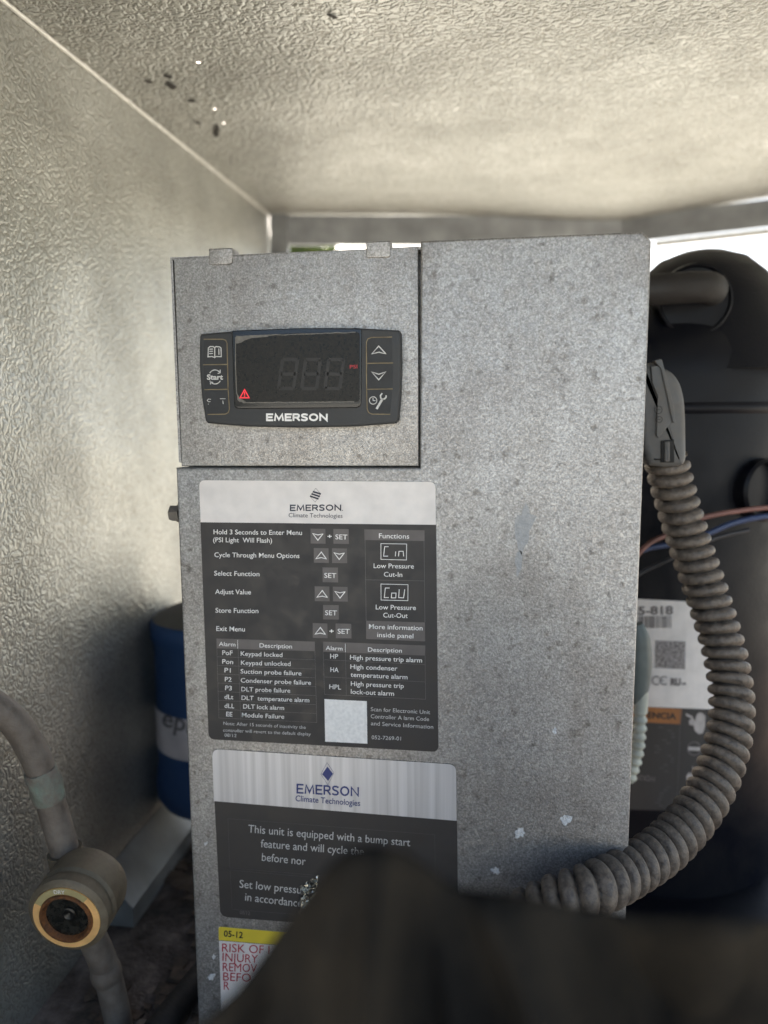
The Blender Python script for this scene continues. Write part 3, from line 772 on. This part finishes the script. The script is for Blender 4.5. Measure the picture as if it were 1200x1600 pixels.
stroke('rule', [[ZM(132,340),ZM(1055,412),ZM(1058,640),ZM(140,560)],[ZM(142,570),ZM(1060,650),ZM(1062,820),ZM(150,745)]], .4, P0, T1, LDIM, l2, True)
# crumpled silver tear in the sticker
vs = []; fs = []
q = [Vector(p) for p in ((455,640),(535,595),(532,690),(450,775))]
nn_ = 11
for j in range(nn_+1):
    for i in range(nn_+1):
        u, v = i/nn_, j/nn_
        p = (q[0]*(1-u)+q[1]*u)*(1-v) + (q[3]*(1-u)+q[2]*u)*v
        ed = min(u, v, 1-u, 1-v)
        p += Vector((random.uniform(-4, 4), random.uniform(-4, 4)))
        vs.append(P0(*ZM(p.x, p.y), .0005 + (random.uniform(0, .0016) if ed > 0 else random.uniform(0, .0003))))
for j in range(nn_):
    for i in range(nn_):
        k = j*(nn_+1)+i
        if random.random() < .16: continue
        fs.append((k, k+nn_+1, k+nn_+2)); fs.append((k, k+nn_+2, k+1))
link('torn_foil', vs, fs, FOIL, l2)

# ------------------------------------------------------------------ warning sticker
l3 = sticker('warning_label', [ZM(*p) for p in ((90,822),(1000,900),(1010,1500),(112,1500))], P0, .00026, LWHITE, box, 'yellow and white warning sticker with red capitals')
poly('header', round_poly([ZM(*p) for p in ((90.5,822.5),(999,900.5),(999,958),(91,883))], [4,4,0,0], 3), P0, .00031, LYEL, l3)
stroke('rule', [[ZM(91,884),ZM(999,960)]], .6, P0, T1, LINK, l3)
text('05-12', 113, 198, 866, 874, 27, P0, T2, LINK, l3, ZM, .02)
for (b, x0, x1, y0, y1) in (('RISK OF I',105,318,934,945),('INJURY',107,266,976,986),('REMOV',108,262,1020,1028),('BEFO',110,235,1063,1070),('R',113,138,1104,1105)):
    text(b, x0, x1, y0, y1, 37, P0, T2, LRED, l3, ZM, .0)

# ------------------------------------------------------------------ compressor
CX, CY, CR = at(1005, 900, .215).x, .215, .085
zt = lambda py: at(1100, py, CY).z
cmp_ = thing('compressor', (CX, CY, ZF), 'black domed compressor standing behind the right side of the control box', 'compressor')
z0 = at(1190, 1345, CY).z
zsh = zt(474)
prof = [(.0001, z0-.004), (CR*.80, z0-.002), (CR*.93, z0+.004), (CR*.985, z0+.012), (CR, z0+.022), (CR, zsh-.05)]
for k in range(1, 13):
    a = R(90*k/12); prof.append((CR*(.12+.88*math.cos(a)) if k < 12 else .0001, zsh-.05 + .056*math.sin(a)))
mb = MB(); mb.lathe((CX, CY, 0), (0, 0, 1), prof, 72); mb.build('shell', SHELL, cmp_, 40)
# raised hump on the dome
hx = at(1097, 420, CY-.02).x
ztop = at(1097, 392, CY-.02).z
prof = [(.062, ztop-.072), (.052, ztop-.046), (.043, ztop-.028), (.035, ztop-.015), (.025, ztop-.006), (.013, ztop-.0014), (.0001, ztop)]
mb = MB(); mb.lathe((hx, CY-.02, 0), (0, 0, 1), prof, 56); mb.build('hump', SHELL, cmp_, 50)
# weld ring and discharge stub on the front of the hump
yr = CY-.020-.056
c = at(1088, 468, yr)
mb = MB(); mb.lathe((c.x, yr+.016, c.z), (0, -1, 0), [(.0190, -.03), (.0192, .012), (.0186, .0150), (.0176, .0154), (.0168, .0135), (.0001, .0130)], 40); mb.build('fitting_ring', SHELL, cmp_, 35)
a_ = at(1138, 447, yr-.012)
mb = MB(); mb.sweep(catmull([(a_.x-.003, yr+.008, a_.z), (a_.x-.006, yr-.004, a_.z+.0005), (a_.x-.014, yr-.012, a_.z), (a_.x-.035, yr-.014, a_.z-.0008), (XRB-.02, yr-.012, a_.z-.002)], 10), .0078, 20); mb.build('discharge_tube', DUSTTUBE, cmp_, 60)
CS = Cyl(CX, CY, CR)
p = CS(1186, 765); nrm = Vector((p.x-CX, p.y-CY, 0)).normalized()
mb = MB(); mb.lathe(p - nrm*.004, nrm, [(.017, 0), (.017, .009), (.0155, .0105), (.0145, .009), (.0140, .002), (.0001, .002)], 32); mb.build('port', SHELL, cmp_, 35)
for zz in (zt(640), zt(905)):
    mb = MB(); mb.lathe((CX, CY, zz), (0, 0, 1), [(CR+.0001, -.003), (CR+.0016, -.0015), (CR+.0018, 0), (CR+.0016, .0015), (CR+.0001, .003)], 72, caps=False)
    if zz == zt(640): mb.build('weld_seam', SHELL, cmp_, 60)
for k in range(3):
    mb = MB(); a = R(30+120*k); mb.box((CX+.055*math.cos(a)-.008, CY+.055*math.sin(a)-.008, ZF+.0005), (CX+.055*math.cos(a)+.008, CY+.055*math.sin(a)+.008, z0+.003))
    mb.build('foot', SHELL, cmp_)
mb = MB(); mb.box((CX-.10, CY-.125, ZF+.0004), (CX+.16, CY+.12, ZF+.006)); mb.build('added_dark_plate', SHELL, cmp_)  # black plate added to keep the sunlit floor dark here
# rating plate and warning sticker on the shell
ZP = zoom(970, 920, 753/160)
lp = grid_sticker('rating_label', [ZP(*p) for p in ((-60,66),(720,104),(740,890),(-60,858))], CS, .0004, LWHITE, cmp_, 16, 2, 'white rating sticker with bar code')
text('5-818', 128, 385, 190, 186, 58, CS, .0007, INKGREY, lp, ZP, .03)
bars = []; x = 132
while x < 372:
    wd = random.choice((5, 5, 9, 13)); bars.append(((x, 200), (x+wd, 200), (x+wd, 290), (x, 289))); x += wd + random.choice((5, 7, 11))
vs = []; fs = []
for bq in bars:
    k = len(vs); vs += [CS(*ZP(*p), .0007) for p in bq]; fs.append((k, k+1, k+2, k+3))
link('bar_code', vs, fs, INKGREY, lp, kind='stuff')
grid_sticker('printed_square', [ZP(*p) for p in ((255,380),(475,388),(472,592),(252,582))], CS, .0007, plain('halftone_ink', (0.30, 0.27, 0.26), .6, 0, .9, 900), lp, 4, 1)
stroke('approval_mark', [[ZP(*q) for q in arc(268, 675, 32, 300, 60, 10)] for _ in ()] + [[ZP(*q) for q in arc(262, 675, 30, -55, -305, 10)], [ZP(*q) for q in arc(318, 675, 30, -55, -305, 10)], [ZP(290,675), ZP(312,675)]], 2.0, CS, .0007, INKGREY, lp)
text('RU', 365, 440, 708, 710, 48, CS, .0007, INKGREY, lp, ZP, .06)
text('us', 446, 480, 705, 706, 22, CS, .0007, INKGREY, lp, ZP, .04)
lw = grid_sticker('warning_label', [ZP(*p) for p in ((-60,862),(700,893),(700,1640),(-60,1620))], CS, .0004, LBLACK, cmp_, 16, 2, 'black sticker with orange heading and pictograms')
grid_sticker('heading', [ZP(*p) for p in ((-60,852),(450,884),(440,996),(-60,968))], CS, .0006, LORANGE, lw, 8, 1)
text('ENCIA', 196, 408, 950, 960, 44, CS, .0008, LINK, lw, ZP, .03)
stroke('rule', [[ZP(440,890),ZP(428,1250),ZP(410,1620)]], .8, CS, .0007, LDIM, lw)
rl = []
for k in range(15):
    y = 1012 + k*23
    rl.append([ZP(-40, y-6), ZP(400 - random.uniform(0, 120), y+8)])
stroke('small_print', rl, 1.6, CS, .0007, LDIM, lw)
text('ACIÓN', 98, 250, 1400, 1418, 34, CS, .0007, INKGREY, lw, ZP, .02)
rl = []
for k in range(7):
    y = 1450 + k*23; rl.append([ZP(-40, y-6), ZP(390 - random.uniform(0, 120), y+8)])
stroke('small_print', rl, 1.6, CS, .0007, LDIM, lw)
CLP = plain('pictogram_ink', (0.42, 0.38, 0.36), .6, 0, .25, 200)
poly('pictogram', [ZP(*p) for p in ((478,915),(525,935),(545,975),(555,930),(575,910),(600,912),(622,935),(620,1010),(605,1060),(575,1070),(545,1045),(535,1005),(505,1000),(500,970),(520,955),(482,935))], CS, .0008, CLP, lw)
stroke('pictogram', [[ZP(*q) for q in arc(540, 1175, 48, 0, 345, 20)]], 1.5, CS, .0008, INKGREY, lw, True)
stroke('pictogram', [[ZP(505,1175), ZP(578,1178)]], 6, CS, .0008, CLP, lw)
poly('pictogram', [ZP(*p) for p in ((528,1300),(548,1335),(565,1325),(568,1360),(540,1410),(512,1430),(485,1415),(482,1375),(505,1345),(510,1370),(525,1340))], CS, .0008, CLP, lw)

# ------------------------------------------------------------------ flexible conduit
con = thing('flexible_conduit', (XRB+.008, .05, ZF), 'grey corrugated conduit looping from its connector across the front of the box', 'conduit')
way = [(1040,716,.070),(1052,765,.072),(1076,845,.074),(1108,940,.072),(1134,1030,.066),(1143,1110,.056),(1130,1185,.045),(1098,1255,.032),(1045,1318,.016),(985,1360,.000),(925,1390,-.014),(862,1412,-.017),(800,1445,-.018),(745,1500,-.018),(712,1590,-.018),(705,1700,-.018)]
pts = catmull([at(x, y, d) for x, y, d in way], 40)
# even spacing
ev = [pts[0]]; stp = .0004; acc = 0
for a, b in zip(pts, pts[1:]):
    L = (b-a).length; acc += L
    while acc >= stp:
        acc -= stp; ev.append(b + (a-b).normalized()*acc)
PITCH = .0060
def crad(t, s, a):
    ph = (s/PITCH + a/(2*math.pi)) % 1.0
    rd = 1 - abs(2*ph-1)**2.8
    return .0064 + .0033*rd
mb = MB(); mb.sweep(ev, crad, 36)
mb.build('hose', CONDUIT, con, 80)
# moulded right-angle connector
PCN = Plane(.058)
def blk(name, pts, yf, yb, bev, mat, par): return slab(name, pts, yf, yb, bev, mat, par, px_y=.066)
ZN = zoom(960, 540, 5)
cn = blk('connector', round_poly([ZN(*p) for p in ((150,155),(300,140),(350,180),(430,215),(490,300),(518,420),(528,560),(532,880),(510,930),(380,945),(240,930),(180,760))], [5,3,3,12,12,8,8,4,6,4,4,4], 4), .058, .085, .0032, PLAST, con)
blk('connector_wedge', [ZN(*p) for p in ((250,175),(325,165),(372,400),(415,590),(310,715),(292,700),(302,400),(262,300))], .0565, .060, .00025, PLAST, cn)
blk('connector_rib', round_poly([ZN(*p) for p in ((270,130),(330,118),(350,195),(420,470),(432,600),(412,600),(370,400),(322,190))], 2, 2), .0557, .060, .00025, PLAST, cn)
DARKREC = plain('dark_recess', (0.012, 0.011, 0.010), .8, 0, .1, 100)
blk('connector_window', [ZN(*p) for p in ((330,740),(430,730),(432,905),(330,905))], .0572, .060, .0004, DARKREC, cn)
blk('connector_post', round_poly([ZN(*p) for p in ((352,745),(395,742),(395,900),(352,900))], 2, 2), .0562, .059, .0008, PLAST, cn)
PN = Plane(.0565)
stroke('moulded_mark', [[ZN(*q) for q in arc(343, 502, 30, 0, 345, 20)], [ZN(*q) for q in arc(350, 577, 24, 0, 345, 18)]], .9, PN, .0002, DARKREC, cn, True)
stroke('moulded_mark', [[ZN(330,500), ZN(356,500)], [ZN(338,577), ZN(360,577)]], .9, PN, .0002, DARKREC, cn)
q = at(1013, 706, .06)
mb = MB(); mb.lathe((XRB+.0004, .066, q.z), (1, 0, 0), [(.0105, 0), (.0105, .003), (.0085, .0033), (.0085, .0065), (.0095, .0068), (.0095, .0085)], 24); mb.build('lock_nut', PLAST, con, 35)

# ------------------------------------------------------------------ wires
def wire(name, pts, r, mat, label):
    P = [at(*p) for p in pts]
    o = thing(name, P[-1], label, 'wire')
    mb = MB(); mb.sweep(catmull(P, 10), r, 12); mb.build('insulation', mat, o, 60)
    return o
wire('electrical_wire', [(985,880,.098),(1012,851,.102),(1045,834,.106),(1095,810,.108),(1150,799,.110),(1210,793,.112),(1290,800,.115)], .0013, PINKWIRE, 'faded red wire crossing in front of the compressor above the blue one')
wire('electrical_wire', [(985,868,.100),(1012,857,.104),(1060,848,.108),(1105,834,.110),(1150,816,.112),(1210,806,.114),(1290,812,.117)], .0015, BLUEWIRE, 'blue wire running just below the red wire by the compressor')
wire('electrical_wire', [(985,905,.096),(1005,893,.098),(1045,874,.100),(1080,858,.104),(1120,840,.108),(1170,828,.112)], .0011, DARKWIRE, 'thin dark wire under the blue wire behind the conduit')
# pale plug and ribbed lead behind the right edge of the box
pg = thing('cable_plug', at(1000, 1190, .10), 'pale ribbed lead with grey-green plug peeking out behind the box edge', 'plug')
mb = MB(); mb.sweep(catmull([at(994,975,.10), at(999,1000,.10), at(1000,1040,.10), at(997,1080,.10), at(994,1100,.10)], 10), lambda t, s, a: .0012+.0046*math.sin(math.pi*min(max(t*.9+.08, 0), 1))**.6, 20); mb.build('plug', PLUG, pg, 60)
mb = MB(); mb.sweep(catmull([at(1001,1055,.099), at(1002,1090,.099), at(1001,1110,.099)], 10), .0034, 18); mb.build('collar', PALEPLAST, pg, 60)
mb = MB(); mb.sweep(catmull([at(1000,1108,.10), at(999,1140,.10), at(994,1180,.10), at(982,1220,.10)], 40), lambda t, s, a: .0026+.0011*(0.5+.5*math.sin(2*math.pi*s/.0045)), 18); mb.build('ribbed_lead', PALEPLAST, pg, 60)

# ------------------------------------------------------------------ blue canister
can_y = .165; can_r = .040
zb = at(285, 1232, can_y).z; ztp = at(285, 958, can_y).z
ccx = at(253, 1100, can_y).x + can_r
can = thing('blue_canister', (ccx, can_y, zb), 'blue metal canister with a pale paper band, between the wall and the box', 'canister')
can_h = ztp - zb
prof = [(can_r*.7, -.002), (can_r*.95, 0), (can_r*1.04, .006), (can_r*1.04, .016), (can_r, .028), (can_r*.985, can_h*.5), (can_r*.985, can_h-.014), (can_r*1.03, can_h-.011), (can_r*1.03, can_h-.002), (can_r*.99, can_h)]
mb = MB(); mb.lathe((ccx, can_y, zb), (0, 0, 1), prof, 56); mb.build('body', BLUE, can, 40)
mb = MB(); mb.lathe((ccx, can_y, zb+can_h), (0, 0, 1), [(can_r*.985, .0002), (can_r*.8, .004), (can_r*.45, .009), (.012, .011), (.011, .03), (.0001, .03)], 40); mb.build('cap', CANTOP, can, 40)
CC = Cyl(ccx, can_y, can_r)
zb1, zb0 = at(246, 1083, can_y).z, at(246, 1143, can_y).z
mb = MB(); mb.lathe((ccx, can_y, 0), (0, 0, 1), [(can_r*1.004, zb0), (can_r*1.010, zb0+.0002), (can_r*1.010, zb1-.0002), (can_r*1.004, zb1)], 56, caps=False); bd = mb.build('paper_band', CANLBL, can, 40)
CCB = Cyl(ccx, can_y, can_r*1.012)
text('epl', 252, 296, 1133, 1146, 27, CCB, .0003, INKGREY, bd, None, .02)
mb = MB(); mb.sweep([(ccx, can_y, zb+.002), (ccx, can_y, ZF+.0004)], .010, 20); mb.build('outlet_pipe', COPPER, can, 40)

# ------------------------------------------------------------------ sight glass on its copper pipe
SGY = -.004
sg = thing('sight_glass', at(190, 1700, SGY+.012), 'tarnished brass sight glass with orange ring on a bent copper pipe', 'sight glass')
fc = at(104, 1434, SGY-.018)                       # centre of the front face
ax = Vector((.06, -.97, -.10)).normalized()
k0 = .0150
body = [(.0120, -.0235), (.0158, -.0222), (.0168, -.019), (.0168, -.009), (.0158, -.0075), (.0158, -.006), (.0168, -.005), (.0168, -.0015), (.0156, -.0004), (.0143, 0), (.0140, -.0012)]
mb = MB(); mb.lathe(fc, ax, body, 56); bd = mb.build('body', BRASS, sg, 30)
mb = MB(); mb.lathe(fc, ax, [(.0141, -.0006), (.0141, .0002), (.0112, .0002), (.0112, -.0004)], 56, caps=False); mb.build('indicator_ring', RING, sg, 30)
# pale segment of the ring near the top
u = ax.cross(Vector((1, 0, 0))).normalized(); uu = u if u.z > 0 else -u; rr_ = uu.cross(ax)
vs = []; fs = []
for k in range(17):
    a = R(-62 + 108*k/16)
    d = uu*math.cos(a) + rr_*math.sin(a)
    vs += [fc + ax*.0004 + d*.01405, fc + ax*.0004 + d*.01125]
for k in range(16): fs.append((2*k, 2*k+1, 2*k+3, 2*k+2))
link('pale_segment', vs, fs, RINGPALE, sg)
# the word on the ring
v, f = text_mesh('DRY', .01)
x0 = min(p.x for p in v); x1 = max(p.x for p in v)
ctr = fc + ax*.0006 + (uu*math.cos(R(6)) - rr_*math.sin(R(6)))*.0117
sgn = 1 if rr_.x > 0 else -1
link('lettering', [ctr + rr_*sgn*((p.x-x0)/(x1-x0)-.5)*.0046 + uu*(p.y/.69*.0017) for p in v], f, PWHITE, sg)
mb = MB(); mb.lathe(fc, ax, [(.0113, .0001), (.0110, .0012), (.0100, .0014), (.0094, .0006), (.0088, -.0008)], 48, caps=False); mb.build('rusted_rim', RUST, sg, 30)
mb = MB(); mb.lathe(fc, ax, [(.0092, -.0006), (.0070, -.0003), (.0035, -.0013), (.0001, -.0018)], 40); mb.build('glass', GLASSDARK, sg, 60)
mb = MB(); mb.lathe(fc + rr_*sgn*.0012 + uu*.0018, ax, [(.0030, -.001), (.0030, .0002), (.0022, .0005), (.0001, -.0006)], 24); mb.build('valve_seat', plain('black_valve', (.004, .004, .004), .4, 0, .1, 100), sg, 40)
top = [(-70,1078,-.024),(-20,1096,-.016),(22,1128,-.010),(50,1172,-.005),(68,1215,-.002),(84,1270,.000),(106,1345,.002),(118,1385,.002)]
mb = MB(); mb.sweep(catmull([at(*p) for p in top], 12), .0060, 28); mb.build('pipe', COPPER, sg, 60)
pp = catmull([at(*p) for p in [(63,1202,-.0028),(71,1225,-.0016),(78,1250,-.0007)]], 8)
mb = MB(); mb.sweep(pp, lambda t, s, a: .0063+.0006*math.sin(math.pi*t)**.5 + .00025*math.sin(5*a+t*9), 28); mb.build('patina_collar', PATINA, sg, 60)
pp = catmull([at(*p) for p in [(101,1328,.0016),(106,1345,.002),(112,1365,.002)]], 6)
mb = MB(); mb.sweep(pp, lambda t, s, a: .0074+.0006*t, 28); mb.build('solder_collar', BRASS, sg, 60)
bot = [(140,1455,.002),(160,1500,.006),(175,1550,.008),(190,1620,.010),(205,1700,.010)]
P_ = [at(*p) for p in bot]; P_.append(Vector((P_[-1].x+.006, P_[-1].y, ZF+.0005)))
mb = MB(); mb.sweep(catmull(P_, 10), .0060, 28); mb.build('pipe', COPPER, sg, 60)
pp = catmull([at(*p) for p in [(163,1508,.0063),(166,1520,.0068),(169,1532,.0073)]], 6)
mb = MB(); mb.sweep(pp, lambda t, s, a: .0060+.0008*math.sin(math.pi*t), 28); mb.build('solder_collar', COPPER, sg, 60)

# ------------------------------------------------------------------ floor litter
vs = []; fs = []
rng = random.Random(3)
for k in range(420):
    x = rng.uniform(XW+.02, -.05); y = rng.uniform(-.05, .20)
    if noise.noise(Vector((x*22, y*22, 1.3))) < -.05: continue
    s = rng.uniform(.0012, .0055); c = Vector((x, y, ZF+s*.3)); n = len(vs)
    for i in range(8):
        vs.append(c + Vector(((1 if i & 1 else -1)*s*rng.uniform(.4, 1.4), (1 if i & 2 else -1)*s*rng.uniform(.4, 1.4), (1 if i & 4 else -1)*s*.35*rng.uniform(.5, 1.2))))
    fs += [tuple(n+i for i in q) for q in ((0,1,3,2),(4,6,7,5),(0,4,5,1),(2,3,7,6),(1,5,7,3),(0,2,6,4))]
db = link('debris', vs, fs, DEBR, None, kind='stuff'); db['label'] = 'dry dirt and leaf litter on the rusty floor'; db['category'] = 'debris'
lp_ = thing('floor_pipe', (-.105, .02, ZF), 'grey pipe lying on the dirty floor beside the box', 'pipe')
mb = MB(); mb.sweep(catmull([(-.112, -.06, ZF+.007), (-.108, -.01, ZF+.007), (-.098, .04, ZF+.0075), (-.092, .10, ZF+.007)], 10), .0062, 20); mb.build('tube', DUSTTUBE, lp_, 60)

# ------------------------------------------------------------------ dark cloth in the foreground
sil = [(180,1745),(250,1668),(310,1600),(372,1543),(440,1448),(482,1396),(512,1352),(545,1326),(590,1318),(635,1330),(672,1354),(705,1384),(760,1392),(830,1400),(900,1417),(1000,1430),(1120,1434),(1200,1440),(1300,1452),(1400,1500)]
def sil_y(x):
    for (a, b), (c, d) in zip(sil, sil[1:]):
        if a <= x <= c:
            t = (x-a)/(c-a); return b+(d-b)*t
    return sil[-1][1]
NXc, NV = 120, 46
def dist(x): return -CAM.y - (.118 + .020*math.sin((x-300)/260.0)) 
vs = []; fs = []
for i in range(NXc+1):
    x = 180 + (1400-180)*i/NXc
    y = (sil_y(x-9)+sil_y(x)+sil_y(x+9))/3
    dep = .098 + .012*noise.noise(Vector((x/210, 3.1, 0))) + (.012 if x > 760 else 0)*min((x-760)/150, 1)
    ridge = at(x, y, CAM.y + dep)
    for k in range(-10, NV+1):
        if k <= 0:                                # back of the fold, falling away from the camera
            t = -k/10
            p = ridge + Vector((0, .004*math.sin(t*math.pi/2) + .030*t*t, -(ridge.z-ZF-.001)*(t**1.6)))
        else:
            t = k/NV
            fall = (ridge.z-ZF-.001)*(t**1.35)
            th = math.atan2(x-590, y+t*420-1270); rr = math.hypot(x-590, y+t*420-1270)/420
            fo = (.042*noise.noise(Vector((th*1.7, rr*.7, 7.4))) + .012*noise.noise(Vector((th*5.5, rr*1.6, 2))))*min(rr*2.2, 1)
            p = ridge + Vector((.010*noise.noise(Vector((x/120, t*2, 5)))*t, -.016*math.sin(min(t*3, 1)*math.pi/2) - .012*t + fo*min(t*9, 1), -fall))
        vs.append(p)
W_ = NV+11
for i in range(NXc):
    for k in range(W_-1):
        a = i*W_+k
        fs.append((a, a+1, a+W_+1, a+W_))
cl = link('dark_cloth', vs, fs, CLOTH, None, True)
cl['label'] = 'crumpled dark brown cloth out of focus across the bottom foreground'; cl['category'] = 'cloth'

# ------------------------------------------------------------------ yellow-green bush outside the back opening
bu = thing('bush', (-.42, 2.3, -.36), 'yellow-green leafy bush outside, glimpsed through the back opening', 'bush')
vs = []; fs = []
rng = random.Random(5)
cb = at(468, 383, 2.3)
for k in range(2600):
    th = rng.uniform(0, 2*math.pi); ph = math.acos(rng.uniform(-1, 1)); rr = .16*rng.random()**.4
    c = Vector((cb.x + .0 + rr*math.sin(ph)*math.cos(th), 2.3 + rr*math.sin(ph)*math.sin(th), cb.z - .10 + rr*math.cos(ph)))
    a = Vector((rng.uniform(-1, 1), rng.uniform(-1, 1), rng.uniform(-1, 1))).normalized(); b = a.orthogonal().normalized(); s = rng.uniform(.014, .028)
    n = len(vs); vs += [c-a*s, c+b*s*.45, c+a*s, c-b*s*.45]; fs.append((n, n+1, n+2, n+3))
bu.location = (cb.x-.03, 2.3, -.36)
link('foliage', vs, fs, LEAFM, bu)
mb = MB(); mb.sweep([(cb.x-.03, 2.3, -.36), (cb.x-.028, 2.3, cb.z-.1)], lambda t, s, a: .014-.006*t, 10); mb.build('stem', DEBR, bu, 60)
